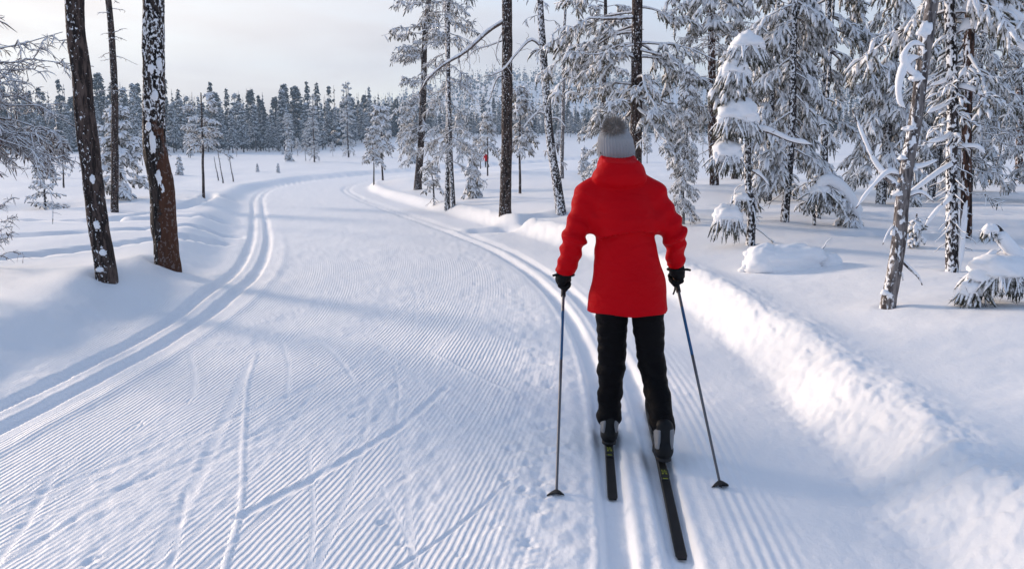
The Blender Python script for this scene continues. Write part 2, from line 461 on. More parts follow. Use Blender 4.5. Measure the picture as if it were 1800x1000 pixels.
def terrain(x, y, fine=True, extra=None):
    x = np.asarray(x, float); y = np.asarray(y, float)
    shp = x.shape; x = x.ravel(); y = y.ravel()
    r = np.hypot(x, y)
    u = trail_u(x, y)
    z = base_level(x, y)
    wob = 0.06 * fbm2(y * 0.9, u * 0.2, 2, 11)
    hr = 0.225 + 0.03 * noise2(y * 0.25, y * 0, 12); hl = 0.235 + 0.04 * noise2(y * 0.3, y * 0, 13)
    near = 1 - sstep(100, 150, y)
    rb = sstep(2.78 + wob, 3.20 + wob, u); lb = sstep(2.15 + wob, 2.95 + wob, -u)
    z = z + (hr * rb + hl * lb + 0.13 * sstep(3.2, 5.0, u)) * near + 0.33 * (1 - near)
    off = np.maximum(rb, lb)
    und = fbm2(x * 0.22, y * 0.22, 2, 21) * 0.15 + fbm2(x * 0.8, y * 0.8, 2, 25) * 0.035
    z = z + und * off * sstep(2.8, 5.0, np.abs(u)) * sstep(250, 60, r)
    # shoulder of ploughed snow along the right bank and a soft rim on the left
    z = z + (0.03 * np.exp(-((u - 3.2) / 0.22) ** 2) + 0.02 * np.exp(-((u + 3.0) / 0.35) ** 2)) * near
    # big soft drift at the foot of the left pines
    z = z + 0.10 * np.exp(-(((x + 3.85) / 0.8) ** 2 + ((y - 8.15) / 0.7) ** 2)) + 0.05 * np.exp(-(((x + 5.0) / 1.2) ** 2 + ((y - 8.0) / 0.7) ** 2))
    for tx, ty, tw in WELLS:
        q = (x - tx) ** 2 + (y - ty) ** 2
        z = z + tw * 0.45 * np.exp(-q / (4.2 * tw) ** 2) - tw * 0.55 * np.exp(-q / (1.5 * tw) ** 2)
    for pts, w, d in SIDE:
        z = z + groove(x, y, pts, w, d, 0.12, 0.3) * (0.75 + 0.35 * noise2(x * 2.2, y * 2.2, 31))
    if fine:
        n = r < 60
        X, Y, U, Rr = x[n], y[n], u[n], r[n]
        g = np.zeros_like(X)
        fade = 1 - sstep(9, 19, Rr)
        flat = 1 - np.maximum(sstep(2.6, 2.85, U), sstep(2.1, 2.3, -U))
        worn = sstep(-0.30, 0.20, fbm2(X * 1.3, Y * 0.6, 3, 41) + 0.18)
        # corduroy from the groomer is fine relief in the material; here its phase and depth
        U2 = U - 0.10 * (Y - 5.0)
        mid = sstep(-0.78, -0.60, U2)
        mtrack = np.minimum(sstep(0.26, 0.36, np.abs(U - 1.805)), sstep(0.24, 0.34, np.abs(U + 1.75)))
        cover = 0.0039 * (0.22 + 0.78 * worn) * flat * mtrack * (1 - 0.6 * sstep(5, 9, Rr)) * (1 - sstep(8, 17, Rr)) * (1 - sstep(1.1, 1.3, U) * 0.7) * (1 - sstep(1.9, 2.0, U))
        rightcord = np.exp(-((U - 2.22) / 0.14) ** 2)
        g = g + (np.abs(((U / 0.044) % 1.0) - 0.5) * 2 - 0.5) * 0.006 * rightcord * (1 - sstep(7, 12, Rr))
        marks = np.zeros_like(X)
        # loose snow, crumbs
        rough = 0.0022 + 0.0035 * (1 - worn) + 0.0038 * np.exp(-((U - 1.3) / 0.16) ** 2)
        g = g + fbm2(X * 16, Y * 10, 3, 43) * rough * flat * 1.3
        g = g + fbm2(X * 2.6, Y * 1.7, 2, 44) * 0.010 * flat
        # classic tracks
        wv = 0.012 * noise2(Y * 0.35, Y * 0 + 4, 45)
        for uc in (1.690, 1.925, -1.615, -1.885):
            dd = np.abs(U - uc - wv)
            g = g - 0.034 * (1 - sstep(0.036, 0.074, dd)) + 0.006 * np.exp(-((dd - 0.088) / 0.018) ** 2)
        g = g - 0.010 * flat * (1 - sstep(0.20, 0.30, np.abs(U - 1.805))) - 0.010 * flat * (1 - sstep(0.20, 0.30, np.abs(U + 1.75)))
        g = g + 0.012 * np.exp(-((U + 1.36) / 0.05) ** 2) * fade
        for (u0, y0, L, an, w, d) in STROKES:
            c0 = np.interp(y0, _yy, _xx); s0 = math.atan(np.interp(y0, _yy, _sl)) + an
            x0 = c0 + u0
            x1 = x0 + L * math.sin(s0); y1 = y0 + L * math.cos(s0)
            q = groove(X, Y, [(x0, y0), ((x0 + x1) / 2 + 0.02 * L, (y0 + y1) / 2), (x1, y1)], w * 1.5 + 0.0012 * y0, d, 0.2) * flat * (mtrack > 0.5); g = g + q; marks = np.maximum(marks, np.abs(q) / d)
        for pts, w, d in LINES:
            d = d * 0.6; q = groove(X, Y, pts, w, d, 0.35); g = g + q; marks = np.maximum(marks, np.abs(q) / abs(d))
        for (u0, y0, w, d) in PITS:
            x0 = np.interp(y0, _yy, _xx) + u0
            sel = (np.abs(X - x0) < 6 * w) & (np.abs(Y - y0) < 6 * w)
            if not sel.any(): continue
            xs, ys = X[sel] + 0.6 * w * noise2(X[sel] * 45, Y[sel] * 45, 71), Y[sel] + 0.8 * w * noise2(X[sel] * 45, Y[sel] * 45, 72)
            q = ((xs - x0) / w) ** 2 + ((ys - y0) / (w * 1.5)) ** 2
            g[sel] += -d * 0.8 * np.exp(-q * q) + 0.45 * d * np.exp(-(((xs - x0 - w) / w) ** 2 + ((ys - y0 + 1.4 * w) / w) ** 2))
        # crumbly face of the ploughed bank
        face = np.exp(-((U - 3.05 - wob[n]) / 0.27) ** 2) * (1 - sstep(14, 30, Rr))
        g = g + face * (0.032 * fbm2(X * 3.2, Y * 3.2, 3, 51) + 0.036 * np.abs(fbm2(X * 8, Y * 8, 3, 52)) + 0.013 * np.abs(fbm2(X * 24, Y * 24, 2, 57)) - 0.010)
        lf = np.exp(-((U + 2.55) / 0.4) ** 2) * (1 - sstep(14, 30, Rr))
        g = g + lf * (0.022 * fbm2(X * 3.0, Y * 3.0, 3, 53) + 0.007 * fbm2(X * 14, Y * 14, 2, 54))
        # wind texture on the untouched snow
        soft = np.maximum(sstep(3.3, 3.8, U), sstep(3.1, 3.5, -U))
        g = g + soft * (0.010 * fbm2(X * 1.6, Y * 4.0, 3, 55) + 0.0035 * fbm2(X * 9, Y * 12, 2, 56))
        z[n] += g
        if extra is not None:
            cover = cover * (1 - 0.85 * sstep(0.12, 0.5, marks))
            for k, val in (('cord_phase1', (U + 0.02 * Y) / 0.0275), ('cord_amp1', cover * (1 - mid)), ('cord_phase2', U2 / 0.0285), ('cord_amp2', cover * mid)):
                e = np.zeros_like(x); e[n] = val; extra[k] = e
    return z.reshape(shp)

def ground(x, y):
    return float(terrain(np.array([x]), np.array([y]), fine=False)[0])
def build_terrain():
    dense = np.linspace(rad(-42), rad(42), 660)
    rest = np.linspace(rad(42), rad(318), 70)[1:-1]
    az = np.concatenate([dense, rest])
    rr = list(np.linspace(0.5, 2.3, 22))
    while rr[-1] < 930:
        r = rr[-1]
        rr.append(r + min(r * r / 900.0, 0.028 * r))
    rr = np.array(rr)
    R, A = np.meshgrid(rr, az, indexing='ij')
    X = R * np.sin(A); Y = R * np.cos(A)
    extra = {}
    Z = terrain(X, Y, extra=extra)
    nr, na = X.shape
    i = np.arange(nr - 1)[:, None]; j = np.arange(na)[None, :]; j2 = (j + 1) % na
    Q = np.stack([i * na + j, i * na + j2, (i + 1) * na + j2, (i + 1) * na + j], -1).reshape(-1, 4)[:, ::-1]
    V = np.stack([X, Y, Z], -1).reshape(-1, 3)
    mb = MB(); mb.add(V, Q)
    c = len(V)
    mb2v = np.array([[0, 0, float(terrain(np.array([0.0]), np.array([0.0]))[0])]])
    mb.v.append(mb2v); mb.n += 1
    mb.t.append(np.stack([np.full(na, c), (np.arange(na) + 1) % na, np.arange(na)], -1))
    # one height field, cut along the foot of the banks into the groomed trail and the snow beside it
    full = mb.mesh('terrain', None)
    nor = np.zeros(len(full.vertices) * 3, np.float32); full.vertex_normals.foreach_get('vector', nor); nor = nor.reshape(-1, 3)
    bpy.data.meshes.remove(full)
    V = np.concatenate(mb.v); Q = mb.q[0]; T = mb.t[0]
    def is_trail(F):
        c = V[F].mean(1); u = trail_u(c[:, 0], c[:, 1])
        return (u < 2.80) & (u > -2.22) & (c[:, 1] > -25) & (c[:, 1] < 125)
    mq, mt = is_trail(Q), is_trail(T)
    for name, q, t in (('snow_ground', Q[~mq], T[~mt]), ('ski_trail', Q[mq], T[mt])):
        used = np.unique(np.concatenate([q.ravel(), t.ravel()])); remap = np.zeros(len(V), np.int64); remap[used] = np.arange(len(used))
        m2 = MB(); m2.add(V[used], remap[q], remap[t])
        o = m2.build(name, M_SNOW); o['kind'] = 'structure'
        for k, val in extra.items():
            at = o.data.attributes.new(k, 'FLOAT', 'POINT')
            at.data.foreach_set('value', np.append(val, 0.0)[used].astype(np.float32))
        o.data.normals_split_custom_set_from_vertices(nor[used].tolist())
build_terrain()
# ---------------------------------------------------------------- tree kit
M_BARK = bark_material("pine_bark", (0.018, 0.013, 0.012), (0.075, 0.055, 0.048), (0.125, 0.088, 0.074), 0.615, 0.655, 0.05, 48.0, (1, 1, 0.6))
M_BARK_RED = bark_material("red_pine_bark", (0.020, 0.012, 0.010), (0.10, 0.050, 0.034), (0.15, 0.080, 0.055), 0.60, 0.66, 0.10, 26.0)
M_BARK_GREY = bark_material("grey_dead_bark", (0.07, 0.06, 0.06), (0.19, 0.17, 0.165), (0.30, 0.27, 0.26), 0.60, 0.68, 0.14, 30.0, (1, 1, 0.6))
M_BARK_SPECK = bark_material("snow_speckled_bark", (0.015, 0.013, 0.013), (0.055, 0.046, 0.045), (0.10, 0.08, 0.075), 0.535, 0.585, 0.10, 34.0, (1, 1, 0.7))
M_TWIG = frost_material("frosted_twig", (0.055, 0.040, 0.034), (0.10, 0.075, 0.06), -0.60, 0.0, 26.0, 0.6)
M_TWIG_BARE = frost_material("rimed_dead_twig", (0.06, 0.045, 0.042), (0.12, 0.09, 0.08), -0.35, 0.25, 30.0, 0.5)
M_NEEDLE = frost_material("snowy_needles", (0.030, 0.032, 0.018), (0.085, 0.076, 0.050), -0.65, 0.05, 34.0, 0.8)
M_NEEDLE_DARK = frost_material("dark_snowy_needles", (0.020, 0.026, 0.017), (0.06, 0.055, 0.035), -0.35, 0.30, 40.0, 0.8)
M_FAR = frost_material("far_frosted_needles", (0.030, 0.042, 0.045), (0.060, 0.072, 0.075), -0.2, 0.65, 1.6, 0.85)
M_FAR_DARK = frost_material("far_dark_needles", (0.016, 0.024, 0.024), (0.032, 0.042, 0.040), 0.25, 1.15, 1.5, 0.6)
M_RAW = frost_material("needle_tuft", (0.035, 0.037, 0.018), (0.09, 0.08, 0.045), 0.2, 0.9, 14.0, 0.9)

def path_at(path, t):
    n = len(path) - 1; u = np.clip(t, 0, 1) * n; i = np.minimum(u.astype(int), n - 1); f = (u - i)[:, None]
    return path[i] * (1 - f) + path[i + 1] * f

def trunk_mb(path, r0, r1, seed=0, sides=14, rings=40, flare=0.25, rough=0.05, mb=None):
    rng = np.random.default_rng(seed)
    p = interp_path(path, rings)
    t = np.linspace(0, 1, rings)
    p[:, 0] += r0 * 0.35 * noise2(t * 6 + seed, t * 0, seed); p[:, 1] += r0 * 0.35 * noise2(t * 6 + seed, t * 0 + 5, seed)
    p[0, 2] -= 0.25
    h = np.linalg.norm(p - p[0], axis=1)
    r = r0 + (r1 - r0) * t + r0 * flare * np.exp(-h / 0.30)
    mb = mb or MB()
    k = len(p)
    T = unit(np.gradient(p, axis=0)); ref = np.array([0.0, 1.0, 0.0]); S = unit(np.cross(T, ref)); U = np.cross(S, T)
    a = np.arange(sides) * 2 * math.pi / sides
    A, H = np.meshgrid(a, h)
    d = 1 + rough * (noise3(np.cos(A) * 2.2, np.sin(A) * 2.2, H * 2.5, seed) + 0.7 * noise3(np.cos(A) * 5, np.sin(A) * 5, H * 7, seed + 3))
    R = r[:, None] * d
    V = p[:, None, :] + R[..., None] * (np.cos(a)[None, :, None] * S[:, None, :] + np.sin(a)[None, :, None] * U[:, None, :])
    i = np.arange(k - 1)[:, None] * sides; j = np.arange(sides)[None, :]; j2 = (j + 1) % sides
    Q = np.stack([i + j, i + j2, i + sides + j2, i + sides + j], -1).reshape(-1, 4)
    e = (k - 1) * sides; jj = np.arange(1, sides - 1)
    mb.add(V, Q, np.stack([np.full(len(jj), e), e + jj, e + jj + 1], -1))
    return mb, p

def needles(mb, P, tr, q, ln, w, rng, down=0.4):
    """q thin needle blades on every twig path P (n,k,3)"""
    n, k, _ = P.shape
    f = rng.uniform(0.15, 1.0, (n, q)) * (k - 1); i = np.minimum(f.astype(int), k - 2); f = (f - i)[..., None]
    idx = np.arange(n)[:, None]
    B = P[idx, i] * (1 - f) + P[idx, i + 1] * f
    T = unit(P[idx, i + 1] - P[idx, i])
    D = unit(T * 0.55 + rng.normal(0, 0.65, (n, q, 3)) + np.array([0, 0, -down]))
    side = unit(np.cross(D, rng.normal(0, 1, (n, q, 3)))) * (w * rng.uniform(0.6, 1.3, (n, q, 1)))
    B = B + D * (tr * 0.4)
    tip = B + D * (ln * rng.uniform(0.6, 1.25, (n, q, 1)))
    V = np.stack([B - side, B + side, tip], 2).reshape(-1, 3)
    mb.add(V, None, np.arange(len(V)).reshape(-1, 3))

def crown(br, tw, path, L, rng, raw=None):
    """one layer of branches on a trunk path. br: branch mesh, tw: twig mesh, L: settings"""
    g = lambda k, d: L.get(k, d)
    n = L['n']
    t = np.sort(L['t'][0] + (L['t'][1] - L['t'][0]) * rng.random(n))
    s = (t - L['t'][0]) / max(L['t'][1] - L['t'][0], 1e-6)
    base = path_at(path, t)
    if 'az' in L:
        az = L['az'][0] + L['az'][1] * rng.uniform(-1, 1, n)
    else:
        az = np.arange(n) * 2.39996 + rng.uniform(-0.5, 0.5, n)
    le = (L['len'][0] + (L['len'][1] - L['len'][0]) * s ** g('lpow', 1.0)) * rng.uniform(g('lmin', 0.65), 1.15, n)
    el = np.radians(L['el'][0] + (L['el'][1] - L['el'][0]) * s + rng.uniform(-1, 1, n) * g('elj', 10))
    dr = g('droop', 0.3) * rng.uniform(0.6, 1.4, n)
    h = np.stack([np.cos(az), np.sin(az), np.zeros(n)], -1)
    k = g('k', 8); f = np.linspace(0, 1, k)
    P = base[:, None, :] + h[:, None, :] * (le * np.cos(el))[:, None, None] * f[None, :, None]
    P[..., 2] += le[:, None] * (np.sin(el)[:, None] * f - dr[:, None] * f ** 2 + g('tip', 0.0) * f ** 4)
    wig = g('wig', 0.05)
    ph = rng.uniform(0, 100, (n, 1))
    P[..., 0] += le[:, None] * wig * noise2(ph + f[None] * 4, ph * 0 + 1, 7) * f
    P[..., 1] += le[:, None] * wig * noise2(ph + f[None] * 4, ph * 0 + 9, 7) * f
    P[..., 2] += le[:, None] * wig * noise2(ph + f[None] * 4, ph * 0 + 17, 7) * f
    rb = g('r', 0.02) * (0.5 + 0.5 * le / le.max())
    tubes(br, P, rb[:, None] * (1 - 0.75 * f)[None] * (1 + 0.15 * rng.uniform(-1, 1, (n, k))), g('bs', 5))
    m = g('sec', 6)
    if not m: return P
    def sub(P, m, f0, lr, ang, droop, k2, rad2, mesh, s_, minl=0.0, up=0.0):
        n, k, _ = P.shape
        f = np.sort(f0 + (1 - f0) * rng.random((n, m)), 1); u = f * (k - 1); i = np.minimum(u.astype(int), k - 2); w = (u - i)[..., None]
        idx = np.arange(n)[:, None]
        B = P[idx, i] * (1 - w) + P[idx, i + 1] * w
        T = unit(P[idx, i + 1] - P[idx, i])
        PL = np.linalg.norm(P[:, -1] - P[:, 0], axis=-1)[:, None]
        ln = np.maximum(PL * lr * rng.uniform(0.5, 1.25, (n, m)) * (1.15 - 0.75 * f), minl)
        sg = np.where((np.arange(m)[None] + rng.integers(0, 2, (n, 1))) % 2 == 0, 1.0, -1.0)
        a = sg * np.radians(rng.uniform(ang[0], ang[1], (n, m)))
        c, s = np.cos(a), np.sin(a)
        D = np.stack([T[..., 0] * c - T[..., 1] * s, T[..., 0] * s + T[..., 1] * c, T[..., 2] * 0.6 + up + rng.normal(0, 0.18, (n, m))], -1)
        D = unit(D)
        ff = np.linspace(0, 1, k2)
        Q = B[:, :, None, :] + D[:, :, None, :] * ln[:, :, None, None] * ff[None, None, :, None]
        Q[..., 2] -= (droop * ln)[:, :, None] * ff ** 2
        Q = Q + rng.normal(0, 1, Q.shape) * (ln[:, :, None, None] * wig * 0.5) * (ff > 0)[None, None, :, None]
        Q = Q.reshape(n * m, k2, 3)
        tubes(mesh, Q, rad2 * (1 - 0.6 * ff)[None] * np.ones((n * m, 1)), s_)
        return Q
    Q = sub(P, m, g('f0', 0.2), g('lr', 0.42), g('ang', (25, 65)), g('droop2', 0.25), 5, g('r2', 0.010), br, g('s2', 4), g('minl', 0.08), g('up2', 0.0))
    q = g('twig', 5)
    if not q: return P
    # twigs with needles and snow
    n2, k2, _ = Q.shape
    if g('tips', True) and P.shape[1] >= 5:
        Q = np.concatenate([Q, np.stack([P[:, -1 - j] for j in range(4, -1, -1)], 1)]); n2 = len(Q)
    fq = rng.uniform(g('tf0', 0.1), 1.0, (n2, q)); u = fq * (k2 - 1); i = np.minimum(u.astype(int), k2 - 2); w = (u - i)[..., None]
    idx = np.arange(n2)[:, None]
    B = Q[idx, i] * (1 - w) + Q[idx, i + 1] * w
    T = unit(Q[idx, i + 1] - Q[idx, i])
    D = unit(T * g('tfwd', 0.7) + rng.normal(0, g('tspread', 0.55), (n2, q, 3)) + np.array([0, 0, -g('hang', 0.3)]))
    tl = g('tl', 0.10) * rng.uniform(0.55, 1.3, (n2, q))
    kk = g('tk', 4); ff = np.linspace(0, 1, kk)
    W = B[:, :, None, :] + D[:, :, None, :] * tl[..., None, None] * ff[None, None, :, None]
    W[..., 2] -= (g('tdroop', 0.35) * tl)[..., None] * ff ** 2
    W = W.reshape(n2 * q, kk, 3)
    prof = np.interp(ff, [0, 0.35, 0.75, 1], [0.55, 1.0, 0.95, 0.25])
    trr = g('tr', 0.018) * rng.uniform(0.6, 1.35, (n2 * q, 1))
    tubes(tw, W, prof[None] * trr, g('ts', 5), lift=0.3, lump=0.22, rng=rng)
    if raw is not None and g('nq', 0):
        needles(raw, W, g('tr', 0.018), g('nq', 0), g('nl', 0.045), g('nw', 0.0035), rng)
    return P

def blob_mb(c, r, seed, flat=0.6, amp=0.18, nu=28, nv=18, freq=2.2, mb=None):
    """a lump of snow: rounded top, flatter underside"""
    th = np.linspace(0, math.pi, nv); ph = np.arange(nu) * 2 * math.pi / nu
    TH, PH = np.meshgrid(th, ph, indexing='ij')
    x = np.sin(TH) * np.cos(PH); y = np.sin(TH) * np.sin(PH); z = np.cos(TH)
    d = 1 + amp * (noise3(x * freq, y * freq, z * freq, seed) + 0.5 * noise3(x * freq * 2.3, y * freq * 2.3, z * freq * 2.3, seed + 1))
    z2 = np.where(z < 0, z * flat, z)
    V = np.stack([c[0] + r[0] * d * x, c[1] + r[1] * d * y, c[2] + r[2] * d * z2], -1)
    i = np.arange(nv - 1)[:, None] * nu; j = np.arange(nu)[None]; j2 = (j + 1) % nu
    Q = np.stack([i + j, i + nu + j, i + nu + j2, i + j2], -1).reshape(-1, 4)
    mb = mb or MB(); mb.add(V, Q)
    return mb

def snow_tube(pts, r, seed, n=14, s=9, lift=0.5, mb=None, taper=0.5, lump=0.2):
    """a roll of snow lying along a bough"""
    rng = np.random.default_rng(seed)
    p = interp_path(pts, n); f = np.linspace(0, 1, n)
    rr = r * (1 - taper * f) * (1 + lump * noise2(f * 5 + seed, f * 0, seed)) * np.minimum(1, np.minimum(f * 6 + 0.25, (1 - f) * 6 + 0.15))
    mb = mb or MB()
    tubes(mb, p, rr, s, lift=lift)
    return mb

PROTO = {}
def make_parts(key, path, r0, r1, layers, bark, seed, sides=14, rings=40, flare=0.25, twig_mat=None, branch_mat=None, rough=0.05):
    rng = np.random.default_rng(seed)
    tmb, p = trunk_mb(path, r0, r1, seed, sides, rings, flare, rough)
    parts = [('trunk', tmb.mesh('trunk', bark))]
    br, tw, raw = MB(), MB(), MB()
    for L in layers: crown(br, tw, p, L, rng, raw)
    if br.n: parts.append(('branches', br.mesh('branches', branch_mat or M_TWIG)))
    if tw.n: parts.append(('crown', tw.mesh('crown', twig_mat or M_NEEDLE)))
    if raw.n: parts.append(('needles', raw.mesh('needles', M_RAW, smooth=False)))
    PROTO[key] = parts
    return parts

def plant(key, name, label, cat, x, y, rz=0.0, sc=1.0, group=None, dz=0.0):
    e = empty(name, (x, y, ground(x, y) + dz), rz)
    e.scale = (sc, sc, sc)
    tag(e, label, cat, group)
    for n, me in PROTO[key]:
        o = link(bpy.data.objects.new(n, me), e)
        if n != 'trunk': o['kind'] = 'stuff'
    return e

def unique(name, label, cat, x, y, path, r0, r1, layers, bark, seed, group=None, **kw):
    make_parts('_u', path, r0, r1, layers, bark, seed, **kw)
    return plant('_u', name, label, cat, x, y, 0.0, 1.0, group)

def bough(tree, pts, r, snow=0.0, mat=None, seed=0, twigs=0, tl=0.2, name='branch', tr=0.006, lift=0.8):
    """one branch that can be told apart, with its own roll of snow"""
    rng = np.random.default_rng(seed + 77)
    p = interp_path(pts, 14); f = np.linspace(0, 1, 14)
    mb = MB(); tubes(mb, p, r * (1 - 0.7 * f), 8)
    if twigs:
        i = rng.integers(4, 13, twigs); T = unit(p[i] - p[i - 1])
        D = unit(T * 0.6 + rng.normal(0, 0.6, (twigs, 3)) + np.array([0, 0, -0.15]))
        ln = tl * rng.uniform(0.4, 1.2, twigs); ff = np.linspace(0, 1, 5)
        W = p[i][:, None, :] + D[:, None, :] * ln[:, None, None] * ff[None, :, None] + rng.normal(0, 1, (twigs, 5, 3)) * (0.05 * ln)[:, None, None] * (ff > 0)[None, :, None]
        tubes(mb, W, tr * (1 - 0.6 * ff)[None] * np.ones((twigs, 1)), 5)
    b = mb.build(name, mat or M_TWIG_BARE, tree)
    if snow:
        snow_tube(p[1:], snow, seed, lift=lift).build('snow_roll', M_SNOWCAP, b)
    return b
# ---------------------------------------------------------------- trees near the trail
def lean(dx, dz, H, dy=0.0, bend=0.0):
    k = H / dz
    return [(0, 0, 0), (dx * 0.33 + bend, dy * 0.33, dz * 0.33), (dx * 0.66 + bend, dy * 0.66, dz * 0.66), (dx, dy, dz), (dx * k, dy * k, H)]

def lean2(dx, dz, H, dy=0.0, n=9, bend=0.0):
    f = np.linspace(0, 1, n) * H / dz
    return [(dx * a + bend * math.sin(a * 2.2), dy * a, dz * a) for a in f]

def high(H, z0, z1): return (z0 / H, z1 / H)

# --- two bare trunks on the left bank
def left_wood_material():
    m, nt, b = material("pine_bark_with_stripped_wood")
    crack = tex(nt, 24, 4, 0.65, stretch=(1, 1, 0.2), distortion=0.6)
    tone = tex(nt, 3, 3, stretch=(1, 1, 0.5))
    barkc = mix(nt, mrange(nt, crack, 0.40, 0.62), (0.012, 0.010, 0.010), mix(nt, tone, (0.05, 0.040, 0.036), (0.085, 0.062, 0.052)))
    grain = tex(nt, 40, 4, 0.6, stretch=(1, 1, 0.06))
    wood = mix(nt, grain, (0.030, 0.013, 0.008), (0.125, 0.055, 0.032))
    tc = nt.nodes.new('ShaderNodeTexCoord'); s = nt.nodes.new('ShaderNodeSeparateXYZ'); nt.links.new(tc.outputs['Object'], s.inputs[0])
    edge = tex(nt, 5, 4, 0.6, stretch=(1, 1, 0.6))
    # bark torn off the lower right side
    side = math2(nt, 'ADD', math2(nt, 'MULTIPLY', s.outputs['X'], 3.0), math2(nt, 'MULTIPLY', math2(nt, 'SUBTRACT', edge, 0.5), 1.5))
    side = math2(nt, 'ADD', side, math2(nt, 'MULTIPLY', math2(nt, 'SUBTRACT', 0.9, s.outputs['Z']), 0.18))
    msk = math2(nt, 'MULTIPLY', mrange(nt, side, 0.03, 0.09), mrange(nt, math2(nt, 'ADD', s.outputs['Z'], math2(nt, 'MULTIPLY', edge, 0.5)), 2.02, 1.96))
    col = mix(nt, msk, barkc, wood)
    sp = tex(nt, 34, 3, 0.6, stretch=(1, 1, 0.7), distortion=0.4)
    big = tex(nt, 2.6, 2, stretch=(1, 1, 0.5))
    k = math2(nt, 'ADD', sp, math2(nt, 'MULTIPLY', math2(nt, 'SUBTRACT', big, 0.5), 0.30))
    k = math2(nt, 'ADD', k, mrange(nt, s.outputs['Z'], 0.8, 2.4, 0.0, 0.055))
    f = math2(nt, 'MULTIPLY', mrange(nt, k, 0.575, 0.62), math2(nt, 'SUBTRACT', 1.0, math2(nt, 'MULTIPLY', msk, 0.9)))
    nt.links.new(mix(nt, f, col, SNOW), b.inputs['Base Color'])
    b.inputs['Roughness'].default_value = 0.85; b.inputs['Specular IOR Level'].default_value = 0.15
    h = math2(nt, 'ADD', math2(nt, 'MULTIPLY', crack, math2(nt, 'SUBTRACT', 1.0, math2(nt, 'MULTIPLY', msk, 0.7))), math2(nt, 'MULTIPLY', f, 0.8))
    h = math2(nt, 'SUBTRACT', h, math2(nt, 'MULTIPLY', msk, 0.9))
    bump(nt, b, h, 1.0, 0.015)
    return m

HIGH_PINE = dict(n=16, len=(1.6, 0.7), el=(20, 45), droop=0.2, r=0.035, sec=5, lr=0.4, twig=3, tl=0.28, tr=0.05, ts=4, tk=3, s2=4, bs=5)
def with_t(L, t, **kw):
    d = dict(L); d['t'] = t; d.update(kw); return d

tA = unique('pine_tree', 'dark bare pine trunk speckled with snow, leaning left, leftmost thick trunk on the left bank', 'pine tree',
       -3.98, 7.66, [(0, 0, 0), (-0.045, 0, 0.9), (-0.045, 0, 1.8), (0.0, 0, 2.57), (0.15, 0, 4.5), (0.25, 0, 8), (0.3, 0, 11)], 0.098, 0.06,
       [with_t(HIGH_PINE, high(11, 6.5, 10.8))], M_BARK, 1, sides=36, rings=160, flare=0.12, rough=0.09)
tB = unique('pine_tree', 'thick pine trunk with bark stripped to reddish brown wood low on its right side', 'pine tree',
       -4.01, 9.15, [(0, 0, 0), (-0.02, 0, 0.8), (-0.01, 0, 1.6), (0.11, 0, 2.99), (0.2, 0, 5), (0.35, 0, 8.5), (0.4, 0, 12)], 0.138, 0.09,
       [with_t(HIGH_PINE, high(12, 7.2, 11.8))], left_wood_material(), 2, sides=44, rings=180, flare=0.10, rough=0.10)
for i, (z, a, w, h) in enumerate([(1.45, 4.35, 0.05, 0.16), (1.62, 4.1, 0.045, 0.06), (1.05, 4.6, 0.055, 0.12), (0.93, 4.8, 0.04, 0.08), (1.95, 4.4, 0.05, 0.07), (2.3, 4.9, 0.05, 0.09), (2.25, 4.2, 0.05, 0.08), (0.4, 4.85, 0.03, 0.07), (2.7, 4.5, 0.05, 0.10)]):
    a += 0.45
    blob_mb((-0.01 + 0.132 * math.cos(a) + (0.06 if z > 1.9 else 0), 0.132 * math.sin(a), z), (w * 0.7, 0.014, h * 0.75), 40 + i, 1.0, 0.35, 16, 12, 2.5).build('snow_patch', M_SNOWCAP, tB)
for i, (z, a, w, h) in enumerate([(0.98, 4.75, 0.03, 0.05), (0.55, 4.6, 0.035, 0.05), (0.28, 4.8, 0.045, 0.04), (0.12, 4.3, 0.045, 0.03)]):
    x = np.interp(z, [0, 0.9, 1.8], [0, -0.045, -0.045])
    a += 0.65
    blob_mb((x + 0.092 * math.cos(a), 0.092 * math.sin(a), z), (w * 0.8, 0.014, h * 0.8), 60 + i, 1.0, 0.35, 16, 12, 2.5).build('snow_patch', M_SNOWCAP, tA)

# --- slim snag with short level branches
BAREST = dict(len=(0.75, 0.5), el=(0, 8), elj=14, droop=0.12, r=0.016, sec=3, lr=0.3, twig=0, r2=0.007, wig=0.07, lmin=0.3)
unique('dead_pine', 'slim bare snag with many short level branches between the two thick left trunks', 'dead tree',
       -9.38, 18.86, lean2(0.13, 4.83, 8.5, n=7, bend=0.12), 0.085, 0.05, [with_t(BAREST, high(8.5, 2.3, 8.3), n=46)], M_BARK, 3, flare=0.1,
       branch_mat=M_TWIG_BARE)
# snowy young spruce behind it
YOUNG = dict(len=(0.95, 0.25), el=(-18, 10), droop=0.3, r=0.014, sec=6, lr=0.4, twig=4, tl=0.15, tr=0.038, ts=5, tk=4, hang=0.35, nq=4, nl=0.06, nw=0.006)
unique('spruce_tree', 'bushy snow covered young spruce right behind the slim bare snag', 'spruce tree',
       -11.3, 23.2, [(0, 0, 0), (0, 0, 1.4), (0.05, 0, 2.7)], 0.06, 0.015, [with_t(YOUNG, (0.03, 0.98), n=46)], M_BARK_SPECK, 4)
# sparse little spruce with level boughs
unique('spruce_tree', 'small sparse spruce with level snowy boughs standing alone at far left', 'spruce tree',
       -12.45, 21.3, [(0, 0, 0), (0.02, 0, 0.7), (0.0, 0, 1.28)], 0.03, 0.008,
       [dict(t=(0.05, 0.97), n=30, len=(0.55, 0.10), el=(-8, 8), droop=0.12, tip=0.15, r=0.014, sec=5, lr=0.35, twig=2, tl=0.10, tr=0.024, hang=0.1)], M_BARK_SPECK, 5)
